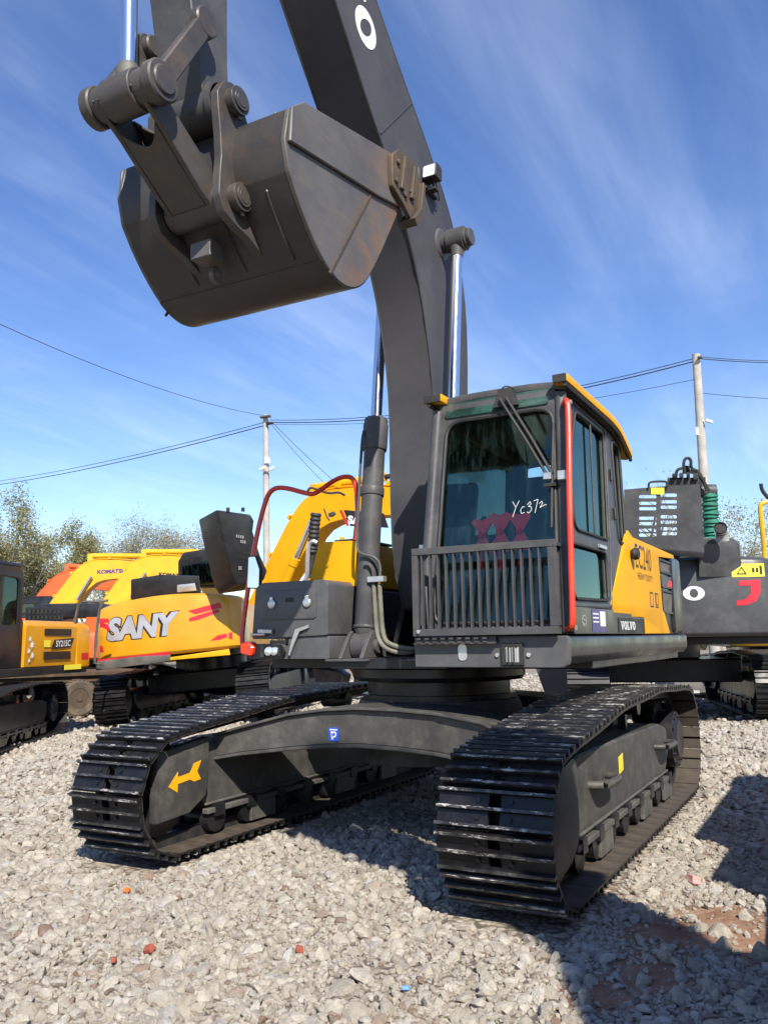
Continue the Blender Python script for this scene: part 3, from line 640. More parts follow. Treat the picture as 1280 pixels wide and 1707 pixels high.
for x, zz, s_, lb in ((.83,2.045,1.2,'leftmost of three red ribbon bows behind the cab windscreen'), (.955,2.06,1.35,'middle one of three red ribbon bows behind the cab windscreen'), (1.09,2.055,1.3,'rightmost of three red ribbon bows behind the cab windscreen')):
    bows = MB()
    y = FY(zz)+.05; 
    def fan(pts, dy=0):
        bows.add([(x+a*s_, y+dy+.02*math.sin(9*a+5*b), zz+b*s_) for a, b in pts]+[(x+a*s_, y+dy+.014+.02*math.sin(9*a+5*b), zz+b*s_) for a, b in pts],
                 [tuple(range(len(pts))), tuple(range(2*len(pts)-1, len(pts)-1, -1))]+[(i, (i+1) % len(pts), (i+1) % len(pts)+len(pts), i+len(pts)) for i in range(len(pts))])
    fan([(0,-.01),(-.055,.075),(-.03,.095),(.0,.08),(.04,.095),(.06,.07),(.015,-.005)]); fan([(0,.01),(-.06,-.085),(-.035,-.10),(.0,-.085),(.035,-.10),(.055,-.08),(.012,.01)], .012)
    bows.lathe([(.008,-.02),(.02,-.012),(.02,.012),(.008,.02)], (x,y-.008,zz), (0,0,1), 10); fan([(-.012,-.06),(-.004,-.06),(.004,-.19),(-.014,-.17)], .02)
    bo = bows.build('ribbon_bow', 'ribbon', None, smooth=False); tag(bo, lb, 'ribbon', 'red ribbon bows in the cab')
# chalked number on the windscreen
ch = MB()
def stroke(pts, w=.0034):
    pts = [Vector(p) for p in pts]
    for a, b in zip(pts, pts[1:]):
        d = (b-a); n_ = Vector((-d.y, d.x)).normalized()*w/2
        ch.face([fcab(p.x, p.y, -.004+.02) for p in (a-n_, b-n_, b+n_, a+n_)])
gx, gz, k_ = 1.055, 2.155, .001
for L_ in ([(0,92),(22,52)], [(45,95),(22,52),(2,-10)], [(82,50),(66,52),(54,28),(60,8),(80,14)], [(98,62),(116,82),(124,66),(106,50),(124,48),(128,28),(110,6),(98,16)], [(140,84),(170,92),(160,50),(150,4)], [(178,62),(194,78),(200,64),(182,36),(214,52),(226,50)]):
    stroke([(gx+a*k_, gz+b*k_) for a, b in L_])
ch.build('chalk_number', 'white_print', wsh, smooth=False)
# ------------------------------------------------------------------ body panels on the left side
bd_ = MB(); 
bd_.prism(rpoly([(.30,1.396),(1.398,1.396),(1.398,2.08),(1.33,2.17),(.30,2.20)], [.02,.01,.06,.06,.02], 3), .62, 2.80, 'y'); bdo = bd_.build('engine_housing', 'black_paint', EX, bevel=.01)
yp = MB(); YP = [(.545,2.205),(-.155,1.60),(-.02,1.52),(.93,1.53),(.95,1.396),(1.76,1.398),(1.78,1.61),(1.735,2.09),(2.50,2.13),(2.52,2.165),(1.5,2.165),(.70,2.165)]
yp.plate(rpoly(YP, [.01,.02,.02,.02,.01,.01,.05,.02,.02,.02,.3,.1], 3), [], sideplane(1.402), .022); yp.plate([(1.80,1.398),(2.08,1.398),(1.86,1.58),(1.80,1.60)], [], sideplane(1.402), .020)
ypo = yp.build('side_panel', 'yellow_paint', EX, bevel=.006, seg=2)
tp = MB(); tp.prism(rpoly([(.60,2.205),(1.32,2.205),(1.423,2.155),(1.423,2.13),(1.34,2.14),(.60,2.18)], .02, 2), .68, 2.55, 'y'); tp.build('hood_edge', 'yellow_paint', ypo, bevel=.004)
kn = MB(); kn.lathe([(.01,0),(.035,.005),(.05,.03),(.045,.06),(.02,.07)], (1.423,.60,2.02), (1,0,0), 16); kn.build('latch_knob', 'rubber', ypo)
lettering('EC240', plane3((1.4255,.76,1.925), (0,.62,0), (0,0,.20), (1,0,0)), 1, 1, 'black_print', ypo, bold=.0)
lettering('HEAVY DUTY', plane3((1.4255,.80,1.835), (0,.60,0), (0,0,.055), (1,0,0)), 1, 1, 'black_print', ypo)
for y in (1.24, 1.46):
    d_ = MB(); f_ = sideplane(1.4245)
    d_.plate(rrect(y,1.62,y+.14,1.75,.01), [rrect(y+.012,1.632,y+.128,1.738,.006)], f_, .001); d_.build('decal', 'black_print', ypo, smooth=False)
    d_ = MB(); d_.plate([(y+.03,1.64),(y+.11,1.64),(y+.05,1.66),(y+.05,1.735),(y+.03,1.735)], [], f_, .001); d_.build('decal', 'red_paint' if y < 1.3 else 'black_print', ypo, smooth=False)
for z0, z1, y0, y1 in ((1.955,2.085,1.80,2.50), (1.58,1.80,1.85,2.52)):
    gf = MB(); gf.plate(rrect(y0,z0,y1,z1,.02), [rrect(y0+.025,z0+.02,y1-.025,z1-.02,.015)], sideplane(1.40), .018); gfo = gf.build('grille', 'grille_black', EX, bevel=.003)
    n_ = int((y1-y0)/.045)
    for k in range(n_):
        a = y0+.03+(y1-y0-.1)*k/(n_-1)
        m_ = MB(); m_.bar((1.402,a,z0+.022),(1.410,a+.045,z1-.022),.010,.006,(1,0,0)); m_.build('grille_slat', 'steel_dusty', gfo, smooth=False)
st = MB(); st.prism(rpoly([(1.90,1.815),(2.58,1.825),(2.60,1.94),(1.88,1.93)], .02, 2), 1.40, 1.416, 'x'); st.build('trim_panel', 'grey_paint', EX, bevel=.004)
st = MB(); st.plate([(2.12,1.835),(2.55,1.84),(2.56,1.90),(2.20,1.90)], [], sideplane(1.4165), .002); st.build('reflector', 'sticker_red', EX, smooth=False)
# rocker panel under the door
rk = MB(); rk.plate(rpoly([(-1.19,1.396),(.92,1.396),(.92,1.525),(-.02,1.515),(-.14,1.56),(-1.17,1.56)], .015, 2), [], sideplane(1.412), .020); rko = rk.build('rocker_panel', 'black_paint', EX, bevel=.004)
d_ = MB(); d_.plate(rrect(.01,1.402,.90,1.512,.008), [], sideplane(1.4325), .004); vp = d_.build('name_plate', 'black_print', EX, smooth=False, label='black plate with white serif lettering')
slab_letters('VOLVO', lambda a, b, w=0.0: Vector((1.437+w, .07+a, 1.424+b)), .093, .062, .006, 'white_print', vp, t=.001)
d_ = MB(); d_.plate(rrect(-.70,1.405,-.35,1.555,.006), [], sideplane(1.4325), .002); dk = d_.build('decal', 'navy_print', rko, smooth=False, label='blue and violet information sticker')
d_ = MB(); d_.plate(rrect(-.50,1.445,-.36,1.545,.004), [], sideplane(1.4347), .001)
for k in range(3): d_.plate(rrect(-.68,1.468+.026*k,-.54,1.478+.026*k,.002), [], sideplane(1.4347), .001)
d_.build('decal_print', 'white_plastic', dk, smooth=False)
d_ = MB(); d_.plate(ell(-.89,1.478,.055,.036,22), [ell(-.89,1.478,.045,.028,20)], sideplane(1.4325), .001); d_.plate([(-.93,1.500),(-.85,1.48),(-.85,1.472),(-.93,1.49)], [], sideplane(1.4325), .001); d_.plate([(-.93,1.47),(-.85,1.45),(-.85,1.443),(-.93,1.46)], [], sideplane(1.4325), .001)
d_.build('emblem', 'silver_print', rko, smooth=False, label='round silver emblem with two bars')
# counterweight and hood behind
cw = MB(); pl = [(-1.25,2.35),(-1.22,2.66),(-.9,2.90),(0,2.98),(.9,2.97),(1.30,2.93),(1.425,2.84),(1.43,2.62),(1.43,2.35)]
cw.prism(rpoly(pl, [0,.1,.2,.5,.2,.1,.06,.0,0], 3), 1.40, 2.15, 'z'); cw.build('counterweight', 'black_paint', EX, bevel=.05, seg=3)
hd = MB(); hd.prism(rpoly([(-1.15,1.256),(.295,1.256),(.295,2.28),(-.55,2.28),(-1.15,1.80)], .05, 3), .95, 2.34, 'y'); hd.build('engine_hood', 'grey_paint', EX, bevel=.02)
# ------------------------------------------------------------------ right-hand side: tool box, tank, red rail
tb = MB(); tb.prism(rpoly([(-1.20,1.40),(-.50,1.42),(-.50,1.80),(-.53,1.835),(-1.10,1.835),(-1.17,1.80)], [.02,.02,.04,.04,.06,.06], 3), -.84, -.40, 'y')
tb.prism(rpoly([(-1.25,1.245),(-.50,1.245),(-.50,1.415),(-.86,1.412),(-.875,1.33),(-.93,1.36),(-1.27,1.36)], .015, 2), -.825, -.40, 'y')
tbo = tb.build('tool_box', 'deck_grey', EX, bevel=.028, seg=3)
t2 = MB(); t2.prism(rrect(-1.10,1.545,-.60,1.77,.03), -.852, -.838, 'y'); lid = t2.build('tool_box_lid', 'deck_grey', tbo, bevel=.010, seg=2)
for x in (-1.00, -.675):
    l_ = MB(); l_.lathe([(.01,0),(.034,.0),(.038,.008),(.032,.016),(.01,.018)], (x,-.852,1.665), (0,-1,0), 18); l_.prism(rrect(x-.014,1.685,x+.014,1.72,.006), -.868, -.853, 'y'); l_.build('latch', 'zinc', lid, bevel=.002)
l_ = MB(); l_.prism(rrect(-.875,1.675,-.80,1.71,.006), -.8545, -.8525, 'y'); l_.build('lid_handle', 'black_print', lid)
l_ = MB(); l_.box((-1.13,-.87,1.44),(-.99,-.845,1.475), rot=Matrix.Rotation(.05,3,'Y')); l_.box((-1.19,-.88,1.425),(-1.05,-.845,1.445)); l_.build('lock_bar', 'zinc', tbo, bevel=.006)
l_ = MB(); l_.prism([(-.78,1.47),(-.66,1.50),(-.66,1.475),(-.74,1.45),(-.79,1.36),(-.83,1.27),(-.845,1.275),(-.815,1.38)], -.864, -.846, 'y'); l_.build('catch', 'zinc', tbo, bevel=.003)
l_ = MB(); l_.prism(rpoly([(-1.225,1.255),(-.90,1.255),(-.885,1.30),(-.93,1.355),(-1.225,1.355)], .015, 2), -.858, -.82, 'y'); hl = l_.build('lamp_recess', 'grille_black', tbo)
for x, r_ in ((-1.02,.036), (-.965,.034)):
    l_ = MB(); l_.lathe([(.01,0),(r_,.0),(r_*.9,.02),(.01,.028)], (x,-.858,1.305), (0,-1,0), 16); l_.build('lamp', 'lamp_glass', hl)
l_ = MB(); l_.box((-1.09,-.88,1.262),(-1.065,-.8585,1.35)); l_.box((-.925,-.88,1.27),(-.91,-.8585,1.34)); l_.build('lamp_bracket', 'rubber', hl)
l_ = MB(); l_.prism(rpoly([(-1.275,1.29),(-1.165,1.265),(-1.15,1.34),(-1.20,1.385),(-1.275,1.37)], .02, 2), -.895, -.80, 'y'); l_.build('rail_bracket', 'rail_red', tbo, bevel=.01)
hr = [(-1.262,-.83,1.315),(-1.31,-.82,1.36),(-1.326,-.80,1.50),(-1.246,-.75,2.168),(-1.196,-.70,2.478),(-1.15,-.68,2.60),(-1.047,-.66,2.623),(-.82,-.60,2.545),(-.77,-.58,2.55),(-.63,-.50,2.672),(-.52,-.45,2.69),(-.485,-.42,2.61),(-.489,-.40,2.20)]
hr_ = MB(); hr_.tube(smooth_path(hr, 2), .020, 10); hr_.build('handrail', 'rail_red', EX, label='bent red handrail above the tool box')
ft = MB(); ft.prism([(-.53,2.17),(-.45,2.17),(-.475,2.34),(-.505,2.34)], -.42, -.38, 'y'); ft.build('rail_foot', 'rail_red', EX)
tk = MB(); tk.prism(rpoly([(-.93,1.80),(-.47,1.80),(-.47,2.16),(-.77,2.17),(-.83,2.14)], [.01,.01,.03,.06,.06], 3), -.46, .90, 'y'); tko = tk.build('fuel_tank', 'yellow_paint', EX, bevel=.03, seg=3)
for z, x in ((2.09,-.72), (1.98,-.74), (1.85,-.76)):
    b_ = MB(); b_.hexbolt((x,-.461,z),(0,-1,0),.014,.012); b_.build('bolt', 'yellow_paint', tko)
l_ = MB(); l_.prism(rrect(-.72,-.40,-.48,.2,.02), 2.171, 2.186, 'z'); l_.build('tread_plate', 'black_print', tko); l_ = MB(); l_.cyl((-.70,-.30,2.187),(-.70,-.30,2.22),.02,n=10); l_.build('tank_cap', 'lemon_paint', tko)
dk = MB(); dk.box((-1.22,-.39,1.256),(-.47,.94,1.79)); dk.build('deck_housing', 'deck_grey', EX, bevel=.02)
mr = MB(); mr.prism(rpoly([(-1.285,1.80),(-1.16,1.79),(-1.155,1.95),(-1.20,2.06),(-1.275,2.06)], .015, 2), -.80, -.765, 'y'); mro = mr.build('side_mirror', 'rubber', EX, bevel=.006)
m_ = MB(); m_.plate(rpoly([(-1.277,1.808),(-1.168,1.80),(-1.163,1.945),(-1.205,2.05),(-1.268,2.05)], .012, 2), [], lambda a, b, w=0.0: Vector((a,-.801-w,b)), .002); m_.build('mirror_glass', 'mirror', mro, smooth=False)
# ------------------------------------------------------------------ boom
BF = [(.10,1.55),(-.20,1.62),(-.36,1.95),(-.385,2.6),(-.372,3.04),(-.395,3.43),(-.49,3.84),(-.625,4.2),(-.82,4.52),(-1.06,4.86),(-1.36,5.17),(-1.65,5.50),(-1.87,5.76),(-2.65,6.72),(-2.86,7.06)]
BB = [(.22,1.62),(.24,2.2),(.27,3.0),(.29,3.46),(.315,3.73),(.32,4.17),(.235,4.58),(.10,4.86),(-.06,5.07),(-.29,5.29),(-.50,5.47),(-.83,5.74),(-1.20,6.07),(-2.40,7.13),(-2.62,7.30),(-2.82,7.28),(-2.90,7.16)]
bm_ = MB(); bprof = BF+BB[::-1]
HWB = .20
bm_.prism(bprof, -HWB, HWB, 'x'); bmo = bm_.build('boom', 'boom_paint', EX, bevel=.006)
for pr_, sgn in ((BF, 1), (BB, 1)):      # weld flanges along the box edges
    for s_ in (-1, 1):
        w_ = MB(); w_.tube([(s_*(HWB-.004), p[0], p[1]) for p in smooth_path([Vector(p) for p in pr_[1:-1]], 1)], .009, 5); w_.build('weld_seam', 'boom_paint', bmo)
w_ = MB(); w_.bar((HWB+.001,-1.20,5.03),(HWB+.001,-.66,5.60),.012,.01,(1,0,0)); w_.build('weld_seam', 'boom_paint', bmo)
dB = Vector((-.645,.764)); nB = Vector((.764,.645)); cO = Vector((-1.385,5.745))
def fboom(a, b, w=0.0):
    p = cO-dB*(a-.17)+nB*(b-.165); return Vector((HWB+.0015+w, p.x, p.y))
slab_letters('VOLVO', lambda a, b, w=0.0: fboom(a-1.19+.02, b+.02, w), .295, .29, .012, 'white_print', bmo, t=.0015)
for s_ in (-1, 1):
    b_ = MB(); b_.cyl((s_*.19,-.15,4.62),(s_*.435,-.15,4.62),.085,n=24); b_.cyl((s_*.435,-.15,4.62),(s_*.47,-.15,4.62),.072,n=24); b_.cyl((s_*.19,-.15,4.62),(s_*.215,-.15,4.62),.14,.12,n=24)
    b_.build('cylinder_pin', 'grey_paint', bmo, bevel=.006)
fp = MB(); fp.cyl((-.30,.10,1.72),(.30,.10,1.72),.11,n=24); fp.build('boom_foot', 'grey_paint', bmo)
wl = MB(); wl.box((.205,-.50,4.945),(.235,-.28,4.965)); wl.cyl((.27,-.44,4.955),(.27,-.44,5.01),.012,n=8); wl.box((.20,-.47,4.935),(.30,-.40,4.955)); 
wl.prism(rpoly([(-.52,5.01),(-.40,5.01),(-.40,5.13),(-.50,5.14)], .02, 2), .21, .33, 'x')
wl.tube(smooth_path([(.27,-.40,5.03),(.27,-.34,4.95),(.24,-.27,4.93),(.205,-.25,4.98)], 2), .006, 5)
wlo = wl.build('work_light', 'rubber', bmo, bevel=.004); l_ = MB(); l_.plate(rrect(.218,5.018,.322,5.122,.015), [], lambda a, b, w=0.0: Vector((a,-.5255+.17*(b-5.02)-w,b)), .004); l_.build('lens', 'lamp_glass', wlo)
# boom cylinders
for s_ in (-1, 1):
    p0, p1 = Vector((s_*.34,-.585,1.335)), Vector((s_*.34,-.15,4.62)); d = (p1-p0).normalized(); Lr = (p1-p0).length
    b_ = MB(); b_.lathe([(.06,.06),(.083,.12),(.086,1.55),(.086,1.56),(.098,1.565),(.102,1.60),(.102,1.78),(.096,1.80),(.096,1.83),(.07,1.845)], p0, d, 28)
    b_.lathe([(.09,1.18),(.095,1.185),(.095,1.25),(.09,1.255)], p0, d, 28); b_.lathe([(.09,.13),(.094,.135),(.094,.15),(.09,.155)], p0, d, 28)
    b_.cyl(p0-Vector((.065,0,0)), p0+Vector((.065,0,0)), .105, n=28)
    for k in range(10):
        a = 2*math.pi*k/10; u_ = Vector((1,0,0)); v_ = d.cross(u_).normalized(); b_.hexbolt(p0+d*1.83+(u_*math.cos(a)+v_*math.sin(a))*.080, d, .011, .012)
    cyo = b_.build('boom_cylinder', 'grey_paint', EX, bevel=.003)
    r_ = MB(); r_.cyl(p0+d*1.83, p1-d*.07, .047, n=28); r_.build('rod', 'chrome', cyo)
    e_ = MB(); e_.cyl(p1-Vector((.07,0,0)), p1+Vector((.07,0,0)), .10, n=24); e_.lathe([(.05,-.16),(.055,-.12),(.07,-.06)], p1, d, 20); e_.build('rod_eye', 'grey_paint', cyo)
    pi = MB(); q0, q1 = p0+d*.1+Vector((0,-.10,0)), p0+d*1.66+Vector((0,-.108,0))
    pi.tube(smooth_path([p0+d*1.72+Vector((-.05,-.10,0)), p0+d*1.62+Vector((-.05,-.125,0)), p0+d*.75+Vector((-.05,-.115,0)), p0+d*.70+Vector((0,-.12,0)), p0+d*.68+Vector((.10,-.09,0)), p0+d*.62+Vector((.14,-.06,0)), p0+d*.48+Vector((.14,-.06,0))], 2), .012, 8)
    pi.tube(smooth_path([p0+d*.62+Vector((.02,-.10,0)), p0+d*.62+Vector((.07,-.10,0)), p0+d*.57+Vector((.09,-.08,0)), p0+d*.48+Vector((.09,-.06,0))], 2), .012, 8); pi.build('pipe', 'grey_paint', cyo)
    c_ = MB(); c_.box(tuple(p0+d*.50+Vector((.05,-.10,-.02))), tuple(p0+d*.50+Vector((.19,-.04,.025)))); c_.build('pipe_clamp', 'zinc', cyo, bevel=.004)
    for k, dx in enumerate((.09, .14)):
        h = MB(); a = p0+d*.47+Vector((dx,-.06,0)); path = smooth_path([a, a+Vector((.01,-.0,-.22)), a+Vector((.03,-.01,-.42)), a+Vector((.12,-.02,-.50+.03*k)), a+Vector((.28,.02,-.53+.03*k)), a+Vector((.42,.2,-.45))], 3)
        n_ = len(path); h.tube(path, [.017+.0022*(i % 2) for i in range(n_)], 8); h.build('hose', 'hose_sheath', cyo)
    lg = MB()
    for dx in (-.105, .075): lg.prism(rpoly([(-.80,1.246),(-.42,1.246),(-.47,1.40),(-.55,1.45),(-.63,1.45),(-.70,1.38)], [.0,.0,.03,.06,.06,.03], 4), s_*.34+dx, s_*.34+dx+.03, 'x')
    lg.box((s_*.34-.19,-.84,1.225),(s_*.34+.17,-.40,1.2455)); lg.cyl((s_*.34-.11,-.585,1.335),(s_*.34+.135,-.585,1.335),.055,n=20); lg.build('cylinder_lug', 'grey_paint', cyo, bevel=.004)
# dark hose on the cab side of the boom
h = MB(); path = smooth_path([(.27,-.42,2.10),(.24,-.60,2.15),(.22,-.66,2.02),(.21,-.68,1.60),(.22,-.70,1.42),(.30,-.62,1.34),(.40,-.4,1.36)], 3); h.tube(path, [.017+.002*(i % 2) for i in range(len(path))], 8); h.build('hose', 'rubber', EX)
h = MB(); h.box((.19,-.69,2.03),(.28,-.60,2.06)); h.build('pipe_clamp', 'zinc', EX, bevel=.003)
# ------------------------------------------------------------------ arm, link and bucket
am = MB(); AP = [(-3.00,4.16),(-3.06,4.30),(-3.12,4.55),(-3.18,4.83),(-3.27,5.4),(-3.33,6.2),(-3.20,6.95),(-3.0,7.5),(-2.80,7.62),(-2.58,7.35),(-2.62,6.8),(-2.76,5.8),(-2.86,5.0),(-2.85,4.55),(-2.83,4.30),(-2.87,4.14)]
am.prism(AP, -.138, .138, 'x'); amo = am.build('arm', 'grey_paint', EX, bevel=.006)
P0, P1, P2, P3 = Vector((0,-3.44,4.045)), Vector((0,-2.93,4.225)), Vector((0,-2.90,3.69)), Vector((0,-3.13,4.575))
b_ = MB(); b_.cyl(P1-Vector((.188,0,0)), P1+Vector((.188,0,0)), .122, n=28); b_.lathe([(.122,.150),(.140,.155),(.140,.187),(.122,.188)], P1, (1,0,0), 28); b_.lathe([(.122,.150),(.140,.155),(.140,.187),(.122,.188)], P1, (-1,0,0), 28); b_.build('arm_boss', 'grey_paint', amo)
for s_ in (-1, 1):
    lk = MB(); x0 = s_*.205; dd = (P3-P0); 
    lk.cyl(P3+Vector((x0-.03,0,0)), P3+Vector((x0+.03,0,0)), .082, n=22); lk.cyl(P0+Vector((x0-.033,0,0)), P0+Vector((x0+.033,0,0)), .104, n=26); lk.cyl(P0+Vector((x0-.045,0,0)), P0+Vector((x0+.045,0,0)), .074, n=22)
    lk.bar(P0+dd*.12+Vector((x0,0,0)), P3-dd*.10+Vector((x0,0,0)), .055, .11, (0,1,1)); lk.cyl(P3+Vector((s_*.13,0,0)), P3+Vector((s_*.18,0,0)), .06, n=18); lk.build('side_link', 'link_paint', EX, bevel=.008)
tb_ = MB(); tb_.cyl(P0-Vector((.172,0,0)), P0+Vector((.172,0,0)), .090, n=28); tb_.cyl(P0-Vector((.10,0,0)), P0+Vector((.10,0,0)), .105, n=28)
for x in (-.14,-.11,.11): tb_.hexbolt(P0+Vector((x,-.085,-.035)),(0,-1,-.4),.009,.010)
hk = P2-P0; hd_ = hk.normalized(); hn = Vector((1,0,0)).cross(hd_).normalized()
for s_ in (-1, 1):
    prof = [(-.0,.085),(.16,.075),(hk.length-.16,.085),(hk.length,.075),(hk.length,-.075),(hk.length-.16,-.085),(.16,-.075),(0,-.085)]
    tb_.plate(prof, [], lambda a, b, w=0.0, s_=s_: P0+hd_*a+hn*b+Vector((s_*(.115+w),0,0)), .03)
web = [(-.13,.26)]+[(-.13+.26*k/10, .26-.07*math.sin(math.pi*k/10)*-1) for k in range(1, 10)]+[(.13,.26),(.13,hk.length-.06),(-.13,hk.length-.06)]
web = [(-.114,.13)]+[(-.114+.228*k/12, .13+.10*math.sin(math.pi*k/12)) for k in range(1, 12)]+[(.114,.13),(.114,hk.length-.05),(-.114,hk.length-.05)]
for off in (-.080, .065): tb_.plate(web, [], lambda a, b, w=0.0, off=off: P0+hd_*b+hn*(off+w)+Vector((a,0,0)), .018)
tb_.cyl(P2-Vector((.178,0,0)), P2+Vector((.178,0,0)), .088, n=28)
for x in (-.12,.12): tb_.hexbolt(P2+Vector((x,-.085,-.02)),(0,-1,-.2),.010,.010)
tb_.build('bucket_link', 'link_paint', EX, bevel=.004)
rd = MB(); rd.cyl(P0+Vector((0,0,.08)), (0,-3.50,6.35), .043, n=26); rdo = rd.build('bucket_cylinder_rod', 'chrome', EX)
rd = MB(); rd.lathe([(.06,.06),(.062,.13),(.05,.16)], P0, (0,-.01,1), 20); rd.build('rod_eye', 'steel_dusty', rdo); rd = MB(); rd.cyl((0,-3.50,6.3),(0,-3.45,7.6),.075,n=24); rd.build('cylinder_barrel', 'grey_paint', rdo)
# bucket
HW = .585
BO = [(-2.79,4.19),(-2.90,4.10),(-2.94,3.91),(-2.90,3.755),(-2.795,3.605),(-2.66,3.465),(-2.53,3.37),(-2.38,3.33),(-2.22,3.37),(-2.07,3.495),(-1.71,4.045),(-1.53,4.36)]
SO = [Vector(p) for p in BO[:3]]+smooth_path([Vector(p) for p in BO[3:]], 2); SO = [tuple(p) for p in SO]
cen = Vector((-2.35,3.85)); SI = [tuple(Vector(p)+(cen-Vector(p)).normalized()*.028) for p in SO]
bk = MB(); bk.prism(SO+SI[::-1], -HW+.028, HW-.028, 'x'); bko = bk.build('bucket_shell', 'bucket_paint', EX, bevel=.0)
side = SO+[(-1.60,4.44),(-1.80,4.41)]
for s_ in (-1, 1):
    sd = MB(); sd.prism(side, s_*(HW-.028), s_*HW, 'x'); sdo = sd.build('side_plate', 'bucket_side', bko, bevel=.004)
    bnd = MB(); bnd.prism([(-2.92,3.90),(-2.90,4.105),(-2.79,4.195),(-1.80,4.43),(-1.62,4.42),(-1.70,4.11),(-1.98,4.05)], s_*HW, s_*(HW+.022), 'x'); bnd.build('edge_bar', 'bucket_side', sdo, bevel=.006)
    rb = MB(); rb.bar((s_*(HW+.002),-2.06,4.02),(s_*(HW+.002),-2.52,3.345),.014,.012,(1,0,0)); rb.build('weld_seam', 'rusty_steel', sdo)
    cu = MB(); cu.prism(rpoly([(-1.86,4.17),(-1.86,4.38),(-1.76,4.47),(-1.50,4.49),(-1.47,4.38),(-1.52,4.17),(-1.62,4.06),(-1.70,4.11)], .02, 2), s_*(HW+.023), s_*(HW+.055), 'x')
    for k in range(2): cu.prism([(-1.78+k*.14,4.19),(-1.735+k*.14,4.19),(-1.70+k*.14,4.44),(-1.72+k*.14,4.44)], s_*(HW+.055), s_*(HW+.078), 'x')
    cu.prism([(-1.62,4.06),(-1.52,4.17),(-1.47,4.38),(-1.44,4.36),(-1.48,4.12),(-1.58,4.02)], s_*(HW-.03), s_*(HW+.085), 'x')
    for y, z in ((-1.82,4.22),(-1.70,4.18),(-1.79,4.36),(-1.62,4.24)): cu.hexbolt((s_*(HW+.055),y,z),(s_,0,0),.020,.018)
    cu.build('side_cutter', 'rusty_steel', sdo, bevel=.004)
    er = MB(); ear = [(-2.76,4.10),(-2.83,4.22),(-2.86,4.30),(-2.93,4.345),(-3.01,4.31),(-3.06,4.225),(-3.05,4.13),(-3.03,4.0),(-3.02,3.88),(-3.03,3.77),(-3.035,3.66),(-2.99,3.58),(-2.90,3.545),(-2.78,3.52),(-2.64,3.46),(-2.62,3.50),(-2.72,3.65),(-2.80,3.85)]
    er.prism(rpoly(ear, .04, 2), s_*.195, s_*.245, 'x'); ero = er.build('bucket_ear', 'link_paint', bko, bevel=.006)
    for Pk in (P1, P2):
        p_ = MB(); p_.cyl(Pk+Vector((s_*.245,0,0)), Pk+Vector((s_*.295,0,0)), .076, n=26); p_.cyl(Pk+Vector((s_*.295,0,0)), Pk+Vector((s_*.305,0,0)), .056, n=24); p_.cyl(Pk+Vector((s_*.305,0,0)), Pk+Vector((s_*.308,0,0)), .040, n=20); p_.hexbolt(Pk+Vector((s_*.272,.02,-.074)),(0,.1,-1),.013,.02); p_.build('pin', 'link_paint', ero, bevel=.004)
for x in (-.25, .10, .42):
    rb = MB(); pth = [Vector((x,p[0],p[1]))-Vector((0,(cen.x-p[0]),(cen.y-p[1]))).normalized()*.002 for p in SO if -2.88 < p[0] < -2.58]; rb.tube(pth, .009, 5); rb.build('weld_seam', 'bucket_paint', bko)
rb = MB(); rb.box((-.09,-2.87,3.44),(.05,-2.76,3.535)); rb.build('stop_block', 'bucket_side', bko, bevel=.004)
lo_ = MB(); lo_.plate(ell(0,0,.045,.05,14), [ell(0,0,.02,.02,10)], lambda a, b, w=0.0: Vector((-.05+w, -2.72+a, 3.40+b)), .03); lo_.build('lifting_eye', 'bucket_side', bko, bevel=.003)
wr = MB(); wp_ = [p for p in SO if p[0] > -2.60]; wo = [tuple(Vector(p)-(cen-Vector(p)).normalized()*.006) for p in wp_]; wr.prism(wp_+wo[::-1], -HW+.005, HW-.005, 'x'); wr.build('wear_plate', 'bucket_paint', bko, bevel=.003)
lip = MB(); lip.prism([(-1.72,4.03),(-1.69,4.05),(-1.50,4.39),(-1.53,4.41)], -HW+.03, HW-.03, 'x'); lip.build('cutting_lip', 'rusty_steel', bko)
for k in range(5):
    x = -.50+k*.25; th = MB(); th.add([(x-.05,-1.56,4.30),(x+.05,-1.56,4.30),(x+.05,-1.48,4.36),(x-.05,-1.48,4.36),(x-.035,-1.40,4.60),(x+.035,-1.40,4.60),(x+.035,-1.385,4.605),(x-.035,-1.385,4.605)], [(0,1,2,3),(4,5,6,7),(0,1,5,4),(1,2,6,5),(2,3,7,6),(3,0,4,7)]); th.build('bucket_tooth', 'rusty_steel', bko)
